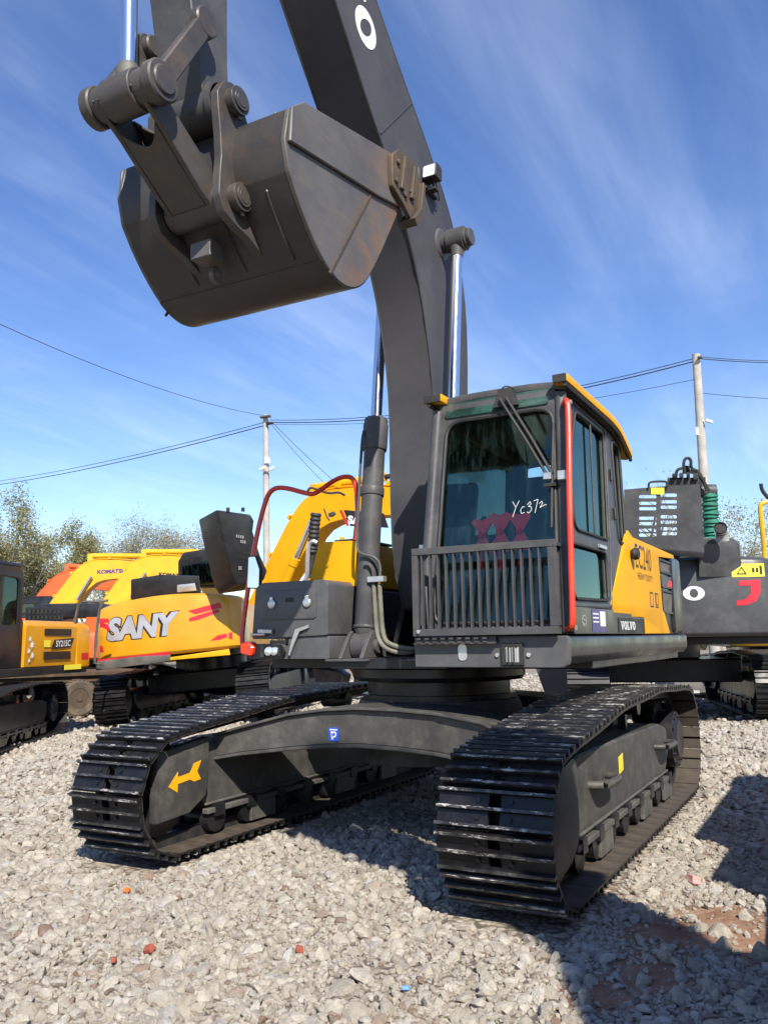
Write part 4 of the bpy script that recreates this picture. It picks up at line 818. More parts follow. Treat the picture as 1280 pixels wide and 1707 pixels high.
# ------------------------------------------------------------------ the other excavators in the yard
def shoe_simple(w=.60, pitch=.19):
    mb = MB(); hp = pitch/2; prof = [(-hp,-.012),(hp,-.012),(hp,0)]
    for y in (hp-.012, 0, -hp+.012): prof += [(y+.012,0),(y+.008,.03),(y-.008,.03),(y-.012,0)]
    prof += [(-hp,0)]; mb.prism(prof, -w/2, w/2, 'x'); return mb.mesh('track_shoe', 'shoe_black', smooth=False)
SHOE_S = shoe_simple()
def plain_tracks(root, gauge=1.25, L=1.75):
    for sx in (1, -1):
        xc = sx*gauge; f = MB(); f.prism(rpoly([(-1.6,.25),(1.6,.25),(1.7,.5),(1.3,.70),(-1.3,.70),(-1.7,.5)], .05, 2), xc-.17, xc+.17, 'x'); f.build('track_frame', 'black_paint', root)
        path = track_path(L, .42, .45); m_ = len(path); b = MB(); ip = [(p[0]*.985, .45+(p[1]-.45)*.9) for p in path]
        P = [(xc+dx, q[0], q[1]) for q in path for dx in (-.3,.3)]+[(xc+dx, q[0], q[1]) for q in ip for dx in (-.3,.3)]; o_ = 2*m_
        for i in range(m_):
            j = (i+1) % m_; b_ = [(2*i,2*i+1,2*j+1,2*j),(o_+2*i,o_+2*j,o_+2*j+1,o_+2*i+1),(2*i,2*j,o_+2*j,o_+2*i),(2*i+1,o_+2*i+1,o_+2*j+1,2*j+1)]
            b.f += [tuple(t_+0 for t_ in f_) for f_ in b_]; b.m += [0]*4
        b.v = P; b.build('track_chain', 'shoe_black', root, smooth=False)
def cw_y(x, hw=1.30, yr=2.9): return yr-.10*(x/hw)**2-.16*max(0, (abs(x)-hw*.86)/(hw*.14))**2
def excavator(name, label, loc, rz, body='lemon_paint', cabm='black_paint', boomm=None, cwm=None, boom_a=21, arm_a=-95, shoes=False, cab_x=1, roll=0, scale=1.0, group=None, cw_z=(1.12,2.18), crown=.1, boom=True, hood=True, bucket=True, cab=True, curl=0, pipes=True, arm=True):
    root = thing(name, label, 'excavator', loc, rz, group); root.rotation_euler = (0, roll, rz); root.scale = (scale,)*3
    boomm = boomm or body; cwm = cwm or body
    if shoes: undercarriage(root, shoe=SHOE_S, detail=False, mats=('black_paint','black_paint'))
    else: plain_tracks(root)
    c = MB(); c.box((-1.1,-.9,.50),(1.1,.9,.86)); c.cyl((0,0,.86),(0,0,1.12),.62,n=28); c.build('car_body', 'black_paint', root, bevel=.02)
    u = MB(); u.box((-1.28,-.9,1.10),(1.28,2.6,1.24)); u.build('upper_frame', 'black_paint', root, bevel=.015)
    cw = MB(); n = 26; hw = 1.30; levels = [(cw_z[0],.05),(cw_z[0]+.05,.0),(cw_z[0]+.3,0),((cw_z[0]+cw_z[1])/2,0),(cw_z[1]-.22,0),(cw_z[1]-.05,.03),(cw_z[1],.09)]
    P = []; xs = [-hw+2*hw*i/(n-1) for i in range(n)]
    for z, ins in levels:
        f_ = (z-cw_z[0])/(cw_z[1]-cw_z[0])
        for x in xs: P.append((x*(1-ins/hw), cw_y(x)-ins, z-crown*f_*(x/hw)**2))
        for x in (hw, -hw): P.append((x*(1-ins/hw), 2.2, z-crown*f_))
    m_ = n+2; F = []
    for i in range(len(levels)-1):
        for k in range(m_): F.append((i*m_+k, i*m_+(k+1) % m_, (i+1)*m_+(k+1) % m_, (i+1)*m_+k))
    F += [tuple(range(m_-1,-1,-1)), tuple(range((len(levels)-1)*m_, len(levels)*m_))]
    cw.add(P, F); cw.build('counterweight', cwm, root, bevel=.012, seg=2)
    for s_ in (1, -1):
        h = MB(); h.prism(rpoly([(s_*.45,1.245),(s_*1.28,1.245),(s_*1.30,1.95),(s_*1.22,2.04),(s_*.45,2.04)], [.01,.02,.05,.06,.01], 3), .62 if s_ == cab_x else -.2, 2.195, 'y'); h.build('side_housing', body, root, bevel=.012)
    b2 = MB(); b2.prism(rpoly([(-1.22,1.245),(-.5,1.245),(-.5,1.75),(-1.22,1.75)], .04, 2) if cab_x == 1 else rpoly([(.5,1.245),(1.22,1.245),(1.22,1.75),(.5,1.75)], .04, 2), -.9, -.21, 'y'); b2.build('tool_box', body, root, bevel=.015)
    if hood:
        h = MB(); h.prism(rpoly([(-.9,2.041),(.9,2.041),(.84,2.32),(.74,2.38),(-.74,2.38),(-.84,2.32)], .05, 2), .95, 2.15, 'y'); h.build('engine_hood', 'black_paint', root, bevel=.03, seg=2)
    if cab:
        x0, x1 = (.40, 1.27) if cab_x == 1 else (-1.27, -.40); k = MB()
        so = [(-1.22,1.245),(.55,1.245),(.55,2.75),(.45,2.92),(-.90,2.95),(-1.05,2.82)]; w1 = rpoly([(-1.05,1.95),(-.18,1.95),(-.14,2.75),(-.90,2.76)], .08, 3); w2 = rpoly([(-.02,1.95),(.42,1.95),(.42,2.72),(.02,2.75)], .08, 3)
        for x in (x0, x1-.05): k.plate(so, [w1, w2], lambda a, b, w=0.0, x=x: Vector((x+w, a, b)), .05)
        k.plate([(x0+.051,1.245),(x1-.051,1.245),(x1-.051,2.93),(x0+.051,2.93)], [rrect(x0+.11,1.5,x1-.11,2.80,.08)], lambda a, b, w=0.0: Vector((a, -1.22+(b-1.245)*.10+w, b)), .05)
        k.plate([(x0+.051,1.245),(x1-.051,1.245),(x1-.051,2.9),(x0+.051,2.9)], [rrect(x0+.12,2.15,x1-.12,2.75,.08)], lambda a, b, w=0.0: Vector((a, .55-w, b)), .05)
        k.prism(rpoly([(x0-.01,2.93),(x1+.01,2.93),(x1-.03,2.99),(x0+.03,2.99)], .02, 2), -1.02, .56, 'y'); co = k.build('cab', cabm, root, bevel=.015, seg=2)
        for x in (x0+.02, x1-.03):
            for w_ in (w1, w2): g = MB(); g.plate(w_, [], lambda a, b, w=0.0, x=x: Vector((x+w, a, b)), .006); g.build('pane', 'dark_glass', co, smooth=False)
        g = MB(); g.plate(rrect(x0+.11,1.5,x1-.11,2.80,.08), [], lambda a, b, w=0.0: Vector((a, -1.20+(b-1.245)*.10+w, b)), .006); g.build('windscreen', 'dark_glass', co, smooth=False)
    if boom:
        a = R(boom_a); foot = Vector((-.25, 1.72))
        def B(f, z): return Vector((-(foot.x*-1)*0+foot.x-(f*math.cos(a)-z*math.sin(a)), foot.y+f*math.sin(a)+z*math.cos(a)))
        top = [(-.15,.08),(.25,.42),(1.0,1.02),(1.7,1.56),(2.1,1.74),(2.6,1.72),(3.6,1.36),(4.8,.76),(5.5,.34),(5.75,.12)]
        bot = [(5.72,-.14),(5.45,-.10),(4.6,.30),(3.6,.76),(2.7,1.04),(2.2,1.02),(1.5,.55),(.8,.15),(.2,-.18),(-.1,-.15)]
        pf = [tuple(B(*p)) for p in smooth_path([Vector(p) for p in top], 1)]+[tuple(B(*p)) for p in smooth_path([Vector(p) for p in bot], 1)]
        b = MB(); b.prism(pf, -.22, .22, 'x'); bo = b.build('boom', boomm, root, bevel=.008)
        if pipes:
            for x in (-.16,-.08,.0,.08,.16):
                p_ = MB(); p_.tube([(x, *(B(q.x, q.y)+Vector((-math.sin(a),math.cos(a)))*.05)) for q in smooth_path([Vector(p) for p in top[1:-1]], 2)], .017, 6); p_.build('pipe', boomm, bo)
            for q in ((.9,.98),(1.6,1.53),(2.9,1.66),(4.0,1.2)):
                p_ = MB(); c_ = B(*q); p_.box((-.20,c_.x-.03,c_.y),(.20,c_.x+.03,c_.y+.09), rot=Matrix.Rotation(.6 if q[0] < 2 else 0,3,'X')); p_.build('pipe_clamp', boomm, bo)
        for s_ in (-1, 1):
            q0, q1 = Vector((s_*.32,-.75,1.30)), Vector((s_*.32,*B(2.25,1.25))); d = (q1-q0).normalized(); L_ = (q1-q0).length
            k = MB(); k.cyl(q0, q0+d*min(1.75, L_*.8), .085, n=16); k.lathe([(.10,min(1.6,L_*.7)),(.10,min(1.75,L_*.8))], q0, d, 16); cy = k.build('boom_cylinder', boomm, root); k = MB(); k.cyl(q0+d*min(1.75, L_*.8), q1, .045, n=16); k.build('rod', 'chrome', cy)
        if not arm: return root
        # stick cylinder along the back of the boom
        q0, q1 = B(2.3,1.95), B(4.9,1.15); k = MB(); p0_, p1_ = Vector((0,*q0)), Vector((0,*q1)); k.cyl(p0_, p0_.lerp(p1_,.62), .085, n=16); k.box((-.1,q0.x-.08,q0.y-.3),(.1,q0.x+.08,q0.y+.06)); cy = k.build('arm_cylinder', boomm, root); k = MB(); k.cyl(p0_.lerp(p1_,.62), p1_, .048, n=14); k.build('rod', 'rubber', cy)
        tip = B(5.62,.02); aa = R(arm_a); ad = Vector((-math.cos(aa), math.sin(aa))); an = Vector((-ad.y, ad.x))
        if an.x > 0: an = -an
        k = MB(); ap = [tip+ad*t_+an*w_ for t_, w_ in ((-.75,-.05),(-.65,.22),(-.1,.28),(.6,.28),(2.0,.18),(2.85,.12),(2.95,0),(2.85,-.10),(1.6,-.14),(.4,-.20),(-.2,-.18))]
        k.prism([tuple(p) for p in ap], -.17, .17, 'x'); k.build('arm', boomm, root, bevel=.008)
        if bucket:
            bt = tip+ad*2.88; k = MB(); ca = aa+R(20+curl)
            bd_, bn = Vector((-math.cos(ca), math.sin(ca))), None; bn = Vector((-bd_.y, bd_.x)); bn = bn if bn.x < 0 else -bn
            sh = [bt+bd_*t_+bn*w_ for t_, w_ in ((0,.10),(.05,.30),(.35,.52),(.80,.55),(1.15,.30),(1.3,-.05),(1.36,-.42))]; sh = smooth_path(sh, 1); cc = bt+bd_*.6-bn*.1
            inn = [p+(cc-p).normalized()*.04 for p in sh]; k.prism([tuple(p) for p in sh+inn[::-1]], -.6, .6, 'x')
            for s_ in (-1, 1): k.prism([tuple(p) for p in sh], s_*.6, s_*.565, 'x')
            k.build('bucket', 'bucket_paint', root, smooth=True)
    return root
def to_local(root, p): return root.matrix_basis.inverted() @ Vector(p)
def at_tail(px, py, d, rz, lx, ly, sc=1.0):
    """ground position of a machine whose local point (lx, ly) is seen at this pixel and depth"""
    p = U(px, py, d=d); q = Matrix.Rotation(rz, 3, 'Z') @ Vector((lx*sc, ly*sc, 0)); return (p.x-q.x, p.y-q.y, 0)
GB = 'excavators parked behind'
def cwf(x0, dx=-1): return lambda a, b, w=0.0: Vector((x0+dx*a, cw_y(x0+dx*a)+.004+w, b))
# --- yellow one with its tail towards us, hood standing open
rzS = R(203); S = excavator('excavator', 'amber yellow excavator, tail with large silver lettering, black engine hood standing open', at_tail(287,1050,14.4,rzS,0,2.85), rzS, 'amber_paint', 'black_paint', cab_x=-1, shoes=True, roll=R(4.6), cw_z=(1.20,2.22), crown=.12, hood=False, boom_a=35, group=GB, boom=False, cab=False)
V_, F_ = text_pts('SANY', .055, .22)
def cw_text(root, s_, x_left, x_right, z0, z1, mat, bold=.03, shear=0., dz=0., off=0.0, par=None):
    f_ = cwf(x_left); w_ = x_left-x_right
    return lettering(s_, lambda a, b: f_(a, z0+b+dz*a, off), w_, z1-z0, mat, par or child_of(root, 'counterweight'), bold=bold, shear=shear)
# where the tail's local x falls: right end of the picture = -x
cw_text(S, 'SANY', 1.045, -.30, 1.50, 1.93, 'black_print', bold=.10, shear=.2, dz=.0)
cw_text(S, 'SANY', 1.03, -.285, 1.515, 1.915, 'silver_print', bold=.055, shear=.2, dz=.0, off=.004)
def cw_patch(root, pts, mat, off=.0, label=None):
    # pts: (distance to the right of the tail's middle, height)
    f_ = cwf(0.0); mb = MB(); mb.plate(pts, [], lambda a, b, w=0.0: f_(a, b, off+w), .002); return mb.build('decal', mat, child_of(root, 'counterweight'), smooth=False, label=label)
for pts in ([(.44,1.90),(.98,1.99),(1.02,1.90),(.56,1.83)], [(.44,1.72),(.46,1.78),(.95,1.88),(.98,1.83),(.60,1.73)], [(.78,1.36),(.92,1.44),(1.16,1.47),(1.16,1.36)], [(-1.16,1.93),(-.98,1.91),(-.98,1.84),(-1.16,1.85)], [(-1.16,1.80),(-.98,1.70),(-.98,1.80),(-1.12,1.86)], [(-1.18,1.36),(-1.10,1.36),(-1.12,1.46),(-1.18,1.46)]): cw_patch(S, pts, 'sticker_red')
def px_solid(root, poly, d0, shift, d1, name, mat, parent=None, bevel=.02):
    """a solid whose near face has this outline at depth d0 and whose far face lies at depth d1, pushed aside by `shift` pixels"""
    A = [to_local(root, U(x, y, d=d0)) for x, y in poly]; Bk = [to_local(root, U(x+shift[0], y+shift[1], d=d1)) for x, y in poly]; n = len(poly)
    mb = MB(); mb.add(A+Bk, [tuple(range(n)), tuple(range(2*n-1, n-1, -1))]+[(i, (i+1) % n, (i+1) % n+n, i+n) for i in range(n)]); return mb.build(name, mat, parent or root, bevel=bevel, seg=2)
def px_box(root, x0, y0, x1, y1, d, t, name, mat, parent, bevel=0): return px_solid(root, [(x0,y0),(x1,y0),(x1,y1),(x0,y1)], d, (0,0), d+t, name, mat, parent, bevel)
ho = px_solid(S, [(361,849),(418,857),(424,868),(422,886),(434,925),(446,952),(440,968),(396,974),(388,962),(372,900)], 13.6, (-31,17), 13.95, 'open_hood', 'black_paint', bevel=.03)
for k in range(4): px_box(S, 394+k*3.4, 891+k*.7, 395.8+k*3.4, 896+k*.7, 13.58, .03, 'vent_slot', 'zinc', ho)
for k in range(3): px_box(S, 401+k*3.2, 900+k*.6, 402.8+k*3.2, 905+k*.6, 13.58, .03, 'vent_slot', 'zinc', ho)
for k in range(2): px_box(S, 398+k*3, 944, 399.8+k*3, 950, 13.58, .03, 'vent_slot', 'zinc', ho)
for k in range(9): px_box(S, 393+k*3.6, 917+k*.8, 395+k*3.6, 920+k*.8, 13.59, .02, 'vent_slot', 'black_print', ho)
for k in range(9): px_box(S, 393+k*3.6, 926+k*.8, 395+k*3.6, 929+k*.8, 13.59, .02, 'vent_slot', 'black_print', ho)
for x in (380, 405): px_box(S, x-3, 846, x+3, 853, 13.58, .06, 'hood_hinge', 'rubber', ho)
px_solid(S, [(218,966),(268,958),(332,960),(334,992),(218,1000)], 15.6, (0,0), 16.4, 'engine_cover', 'black_paint', bevel=.03)
sc_ = px_solid(S, rpoly([(297,980),(297,936),(306,921),(352,914),(396,912),(398,980)], [0,4,8,4,2,0], 3), 18.2, (4,0), 19.4, 'cab', 'black_paint', bevel=.03)
px_solid(S, rpoly([(304,976),(304,944),(350,934),(372,936),(376,974)], 3, 3), 18.17, (0,0), 18.2, 'cab_window', 'dark_glass', sc_, 0)
px_solid(S, [(295,975),(325,972),(328,985),(295,988)], 15.3, (0,0), 15.55, 'engine', 'zinc', bevel=.02)
rl = MB(); rl.tube([to_local(S, U(x, y, d=13.6)) for x, y in ((168,1108),(158,1106),(160,1060),(166,1015),(173,1002),(180,1001),(166,1003),(140,1003),(131,1008),(124,1040),(121,1070))], .022, 6); rl.build('handrail', 'steel_dusty', S)
px_solid(S, [(160,1103),(235,1094),(285,1092),(283,1102),(240,1108),(160,1118)], 13.7, (0,0), 13.9, 'bumper', 'steel_dusty', bevel=.01)
px_solid(S, [(160,1100),(250,1090),(283,1086),(284,1093),(240,1098),(160,1107)], 13.75, (0,0), 13.85, 'warning_strip', 'sticker_red', bevel=.0)
px_solid(S, [(283,1096),(382,1082),(384,1092),(330,1097),(283,1101)], 14.3, (0,0), 14.6, 'tail_bar', 'lemon_paint', bevel=.01)
# --- amber machine at the left edge, its left side turned to us
rzL = R(17); scL = .86; Lx = excavator('excavator', 'amber and black excavator cut by the left edge of the photo', at_tail(153,1085,14.0,rzL,1.28,2.75,scL), rzL, 'amber_paint', 'black_paint', shoes=True, scale=scL, group=GB, boom_a=40, boom=False, hood=False, cw_z=(1.16,2.04), crown=.0)
fL = lambda y0: (lambda a, b, w=0.0: Vector((1.303+w, y0+a, b)))
hL = child_of(Lx, 'side_housing', 0)
for o_ in Lx.children:
    if o_.name.split('.')[0] in ('track_frame','track_chain','car_body'): o_.rotation_euler = (0,0,R(16))
def lpatch(pts, mat, off=0.0, label=None, par=None, y0=0.0):
    mb = MB(); mb.plate(pts, [], lambda a, b, w=0.0: Vector((1.302+off+w, y0+a, b)), .003); return mb.build('decal', mat, par or hL, smooth=False, label=label)
gl = MB(); gl.plate(rrect(1.15,1.78,1.98,1.90,.02), [], fL(0), .006); gl.build('grille', 'grille_black', hL, smooth=False); gl = MB(); gl.plate(rrect(1.15,1.36,1.98,1.50,.02), [], fL(0), .006); gl.build('grille', 'grille_black', hL, smooth=False)
lpatch([(1.42,1.54),(1.98,1.57),(2.08,1.74),(1.52,1.71)], 'black_print'); lpatch([(1.36,1.54),(1.40,1.54),(1.50,1.71),(1.46,1.71)], 'black_print')
lettering('SY215C', lambda a, b: Vector((1.310, 1.50+a, 1.58+b+.03*a)), .46, .11, 'white_print', hL, bold=.015)
lpatch(rrect(1.15,1.58,1.34,1.70,.01), 'sticker_yellow')
d_ = MB(); d_.plate([(2.36,1.33),(2.60,1.33),(2.60,1.46),(2.36,1.46)], [], lambda a, b, w=0.0: Vector((1.29+w, a, b)), .012); d_.build('decal', 'sticker_red', child_of(Lx, 'counterweight'), smooth=False)
d_ = MB(); d_.plate([(1.80,1.165),(2.35,1.165),(2.35,1.255),(1.80,1.255)], [], fL(0), .006); d_.build('decal', 'sticker_yellow', hL, smooth=False)
d_ = MB()
for k, (y, z, r_) in enumerate(((.74,1.72,.05),(.80,1.62,.07),(.72,1.52,.05),(.82,1.44,.06),(.74,1.36,.04))): d_.plate([(y+r_*(1 if q % 2 else .45)*math.cos(q*.52), z+r_*(1 if q % 2 else .45)*math.sin(q*.52)) for q in range(12)], [], fL(0), .003)
d_.build('decal', 'white_print', hL, smooth=False, label='white swirl decal')
# --- big grey one at the right, tail towards us, hood panel standing up
rzR = R(197); Rv = excavator('excavator', 'grey excavator with its tail to the camera behind the yellow side panel, red hooked reflector', at_tail(1138,1010,13.0,rzR,0,2.9,1.12), rzR, 'rear_grey', 'black_paint', shoes=True, scale=1.12, cwm='rear_grey', group=GB, boom_a=60, boom=False, hood=False, cab_x=1, cab=False, cw_z=(1.21,2.32), crown=.04)
cwR = child_of(Rv, 'counterweight')
def on_tail(px, py):   # the tail point behind a pixel: (distance right of the middle, height)
    best = None
    for it in range(60):
        x = 1.28-2.56*it/59; 
        for zz in np.linspace(1.2, 2.35, 24):
            p = Rv.matrix_basis @ Vector((x, cw_y(x), zz)); d = p-Vector(CAM); q = (640+FPX*d.dot(rgt)/d.dot(fwd)-px)**2+(853.5-FPX*d.dot(upv)/d.dot(fwd)-py)**2
            if best is None or q < best[0]: best = (q, -x, zz)
    return best[1:]
tO, tV = on_tail(1157,990), on_tail(1133,990)
slab_letters('VOLVO', lambda a, b, w=0.0: cwf(0.0)(tO[0]-.14+a-1.194, tO[1]-.09+b, w), .285, .185, .025, 'white_print', cwR, t=.002)
j = on_tail(1247,985); cw_patch(Rv, [(j[0]+a, j[1]+b) for a, b in ((-.10,.16),(.19,.17),(.19,.02),(.12,-.12),(.0,-.17),(-.15,-.18),(-.13,-.11),(-.02,-.09),(.05,-.02),(.06,.09),(-.09,.09))], 'sticker_red', label='red hook-shaped reflector')
s_ = on_tail(1246,949); cw_patch(Rv, [(s_[0]-.22,s_[1]-.09),(s_[0]+.21,s_[1]-.09),(s_[0]+.21,s_[1]+.09),(s_[0]-.22,s_[1]+.09)], 'sticker_yellow', label='yellow warning sticker')
dk = MB(); f_ = cwf(0.0)
dk.plate([(s_[0]-.16,s_[1]-.055),(s_[0]-.02,s_[1]-.055),(s_[0]-.09,s_[1]+.055)], [[(s_[0]-.135,s_[1]-.04),(s_[0]-.045,s_[1]-.04),(s_[0]-.09,s_[1]+.03)]], lambda a, b, w=0.0: f_(a, b, .004+w), .001)
for a in (.05, .10): dk.plate([(s_[0]+a,s_[1]-.03),(s_[0]+a+.03,s_[1]-.03),(s_[0]+a+.03,s_[1]+.03),(s_[0]+a,s_[1]+.03)], [], lambda a_, b, w=0.0: f_(a_, b, .004+w), .001)
dk.plate(rrect(s_[0]+.15,s_[1]-.06,s_[0]+.18,s_[1]+.06,.01), [], lambda a, b, w=0.0: f_(a, b, .004+w), .001); dk.build('pictogram', 'black_print', cwR, smooth=False)
# raised hood panel, real slots
hp = MB(); dH = 12.6
def Hf(u, v, w=0.0): return to_local(Rv, U(u, v, d=dH+w))
slots = []
for yk, okL in ((828,1),(839,1),(848,1),(864,1),(873,1),(884,1),(892,1)):
    slots.append(rrect(1065,yk-2.6,1094,yk+2.6,2.5,3)); slots.append(rrect(1101,yk-5.2,1128,yk+.2,2.5,3))
hp.plate([(1040,816),(1100,811),(1166,807),(1170,850),(1174,921),(1120,916),(1040,906)], slots, Hf, .045); hpo = hp.build('open_hood', 'rear_grey', Rv, bevel=.0)
px_solid(Rv, [(1040,906),(1120,916),(1174,921),(1172,930),(1120,926),(1040,914)], 12.6, (0,0), 13.1, 'hood_flange', 'black_paint', hpo, .004)
hh = MB(); hh.tube(smooth_path([to_local(Rv, U(x, y, d=12.57)) for x, y in ((1081,813),(1081,806),(1085,803),(1108,802),(1112,805),(1112,812))], 1), .016, 6); hh.build('hood_handle', 'rubber', hpo)
px_box(Rv, 1085, 813, 1107, 824, 12.58, .01, 'decal', 'sticker_yellow', hpo)
px_solid(Rv, rpoly([(1165,897),(1220,897),(1232,906),(1238,962),(1165,962)], [2,6,10,2,2], 4), 12.95, (2,0), 14.2, 'engine_hood', 'rear_grey', None, .05)
px_solid(Rv, [(1035,918),(1170,928),(1172,965),(1035,965)], 13.2, (0,0), 14.6, 'engine_bay', 'black_paint', None, .01)
ex = MB(); ex.tube(smooth_path([to_local(Rv, U(x, y, d=d)) for x, y, d in ((1204,902,12.75),(1203,892,12.75),(1202,884,12.72),(1201,880,12.6))], 2), .085, 14, cap=False); ex.build('exhaust_pipe', 'zinc', Rv)
ex = MB(); ex.tube([to_local(Rv, U(x, y, d=d)) for x, y, d in ((1202.6,888,12.74),(1201.2,880.6,12.615))], .074, 14); ex.build('exhaust_bore', 'black_print', Rv)
cyl = MB(); path = [to_local(Rv, U(1183-.4*math.sin(k)+k*.10, 822+k*75/26, d=14.6)) for k in range(27)]; cyl.tube(path, [.115+.012*((k*7) % 5-2)*.6 for k in range(27)], 14); cyl.build('wrapped_cylinder', 'green_mesh', Rv, label='hydraulic cylinder wrapped in green netting')
k_ = MB(); k_.cyl(to_local(Rv, U(1164,818,d=14.6)), to_local(Rv, U(1192,818,d=14.6)), .10, n=14); k_.build('cylinder_pin', 'grey_paint', Rv)
lumps = [(1112,796,1170,812,14.4,.5),(1120,789,1128,797,14.3,.2),(1132,788,1139,797,14.3,.2),(1144,787,1150,797,14.3,.2),(1155,789,1164,800,14.3,.2),(1137,776,1150,790,14.5,.25),(1150,782,1166,790,14.5,.25),(1164,795,1176,830,14.8,.4)]
for q, (x0, y0, x1, y1, d, t) in enumerate(lumps): px_box(Rv, x0, y0, x1, y1, d, t, 'valve_block', 'black_paint' if q % 2 else 'rubber', Rv, .02)
for pts in ([(1141,790),(1139,772),(1142,764),(1148,763),(1152,768),(1151,778),(1158,785)], [(1126,797),(1128,783),(1137,780)], [(1160,788),(1170,797),(1178,812),(1182,818)], [(1152,782),(1163,784),(1172,800),(1178,818)]):
    h = MB(); h.tube(smooth_path([to_local(Rv, U(x, y, d=14.4)) for x, y in pts], 2), .024, 7); h.build('hose', 'rubber', Rv)
# --- yellow one behind the tool box: boom lying to the right
rt = R(118)
def at_foot(px, py, d, rz, sc=1.0): return at_tail(px, py, d, rz, 0, -.25, sc)
rtB = R(86); Bx = excavator('excavator', 'yellow excavator behind the red handrail, its boom with dark lettered sticker reaching right', at_foot(425,1000,20.3,rtB,1.15), rtB, 'yellow_paint', 'black_paint', scale=1.15, boom_a=18, arm_a=-70, group=GB, cab=False, hood=False)
bB = child_of(Bx, 'boom')
def boom_patch(root, poly_px, xside, mat, off=.003, label=None):
    # project pixels onto the boom's flank x = xside of this machine
    inv = root.matrix_basis.inverted(); pts = []
    for x, y in poly_px:
        a, b = inv @ Vector(CAM), inv @ U(x, y, d=10); t = (xside-a.x)/(b.x-a.x); pts.append(a+(b-a)*t)
    sgn = 1 if xside > 0 else -1; mb = MB(); n = len(pts); P = [p+Vector((sgn*off,0,0)) for p in pts]+[p+Vector((sgn*(off+.002),0,0)) for p in pts]
    mb.add(P, [tuple(range(n)), tuple(range(2*n-1,n-1,-1))]+[(i,(i+1) % n,(i+1) % n+n,i+n) for i in range(n)]); return mb.build('decal', mat, child_of(root, 'boom'), smooth=False, label=label), pts
def boom_text(root, s_, px0, px1, xside, mat, bold=.03, off=.006, shear=0.):
    """px0, px1: lower-left and upper-left / lower-right pixels of the words"""
    inv = root.matrix_basis.inverted(); a = inv @ Vector(CAM)
    def hit(x, y): b = inv @ U(x, y, d=10); return a+(b-a)*((xside-a.x)/(b.x-a.x))
    (x0, y0), (x1, y1), h = px0[0], px0[1], px1
    o_, u_, v_ = hit(x0, y0), hit(x1, y1)-hit(x0, y0), hit(x0, y0-h)-hit(x0, y0); sgn = 1 if xside > 0 else -1
    return lettering(s_, lambda p, q: o_+u_*p+v_*q+Vector((sgn*off,0,0)), 1, 1, mat, child_of(root, 'boom'), bold=bold, shear=shear)
# which flank faces us?
nB = (Bx.matrix_basis.to_3x3() @ Vector((1,0,0))).dot(Vector(CAM)-Bx.location); fl = .22 if nB > 0 else -.22
boom_patch(Bx, [(566,851),(570,850),(582,877),(578,877)], fl, 'sticker_red'); boom_patch(Bx, [(573,850),(640,856),(648,880),(584,877)], fl, 'black_print')
boom_text(Bx, 'SANY', ((580,873),(628,877)), 14, fl, 'white_print', bold=.06)
g = MB(); pth = [to_local(Bx, U(x, y, d=15.4)) for x, y in ((527,855),(524,880),(522,905),(520,925),(514,970))]; sp = []
for i in range(4):
    for k in range(7): sp.append(pth[i].lerp(pth[i+1], k/7))
g.tube(sp, [.075+.018*(k % 2) if k < 21 else .055 for k in range(len(sp))], 12); g.build('bellows', 'rubber', Bx, label='black rubber bellows on a cylinder')
g = MB(); g.tube(smooth_path([to_local(Bx, U(x, y, d=15.3)) for x, y in ((528,905),(521,902),(514,908),(512,940),(512,962),(506,972),(496,976))], 2), .035, 8); g.build('grey_pipe', 'zinc', Bx)
g = MB(); g.tube([to_local(Bx, U(x, y, d=15.4)) for x, y in ((540,848),(545,862),(550,868))], .012, 5); g.build('lamp_wire', 'cable_black', Bx); px_solid(Bx, [(547,856),(556,852),(561,857),(555,862),(548,862)], 15.4, (0,0), 15.6, 'work_light', 'rubber', None, .01)
g = MB(); g.tube(smooth_path([to_local(Bx, U(x, y, d=17.0)) for x, y in ((512,820),(517,812),(528,816),(548,823),(565,820),(575,826))], 2), .022, 6); g.build('hose', 'rubber', Bx)
# --- two far yellow ones, booms to the right
K1 = excavator('excavator', 'far yellow excavator with black cab window, its boom lettered and topped by a black cylinder', at_foot(62,1012,27,rt), rt, 'lemon_paint', 'black_paint', boom_a=16, arm_a=-60, group=GB)
K2 = excavator('excavator', 'far yellow excavator between the lettered boom and the black engine cover', at_foot(148,1018,26.0,rt), rt, 'lemon_paint', 'black_paint', boom_a=16, arm_a=-60, group=GB, cab=False)
fk = .22 if (K1.matrix_basis.to_3x3() @ Vector((1,0,0))).dot(Vector(CAM)-K1.location) > 0 else -.22
boom_text(K1, 'KOMATSU', ((162,957),(210,955)), 7, fk, 'navy_print', bold=.05); boom_text(K2, 'KOMATSU', ((265,960),(310,963)), 6, fk, 'black_print', bold=.05)
# --- red ones at the far left
rr_ = R(150)
D1 = excavator('excavator', 'red excavator with black louvred hood behind the amber one at the left', at_tail(95,1045,19.5,R(208),0,2.8), R(208), 'orange_paint', 'black_paint', group=GB, boom=False, cab=False, cw_z=(1.05,1.75), crown=.12)
px_solid(D1, rpoly([(42,1012),(103,1013),(108,1045),(42,1046)], 4, 3), 18.6, (0,0), 19.2, 'louvre_panel', 'grille_black', None, .03)
for k in range(8):
    for r_ in range(2): px_box(D1, 48+k*7, 1016+r_*10, 51+k*7, 1023+r_*10, 18.57, .03, 'louvre', 'rubber', D1)
D2 = excavator('excavator', 'farthest orange-red excavator, boom just above the far yellow one', at_foot(22,1010,29,rt), rt, 'orange_paint', 'orange_paint', boom_a=12, arm_a=-75, group=GB)
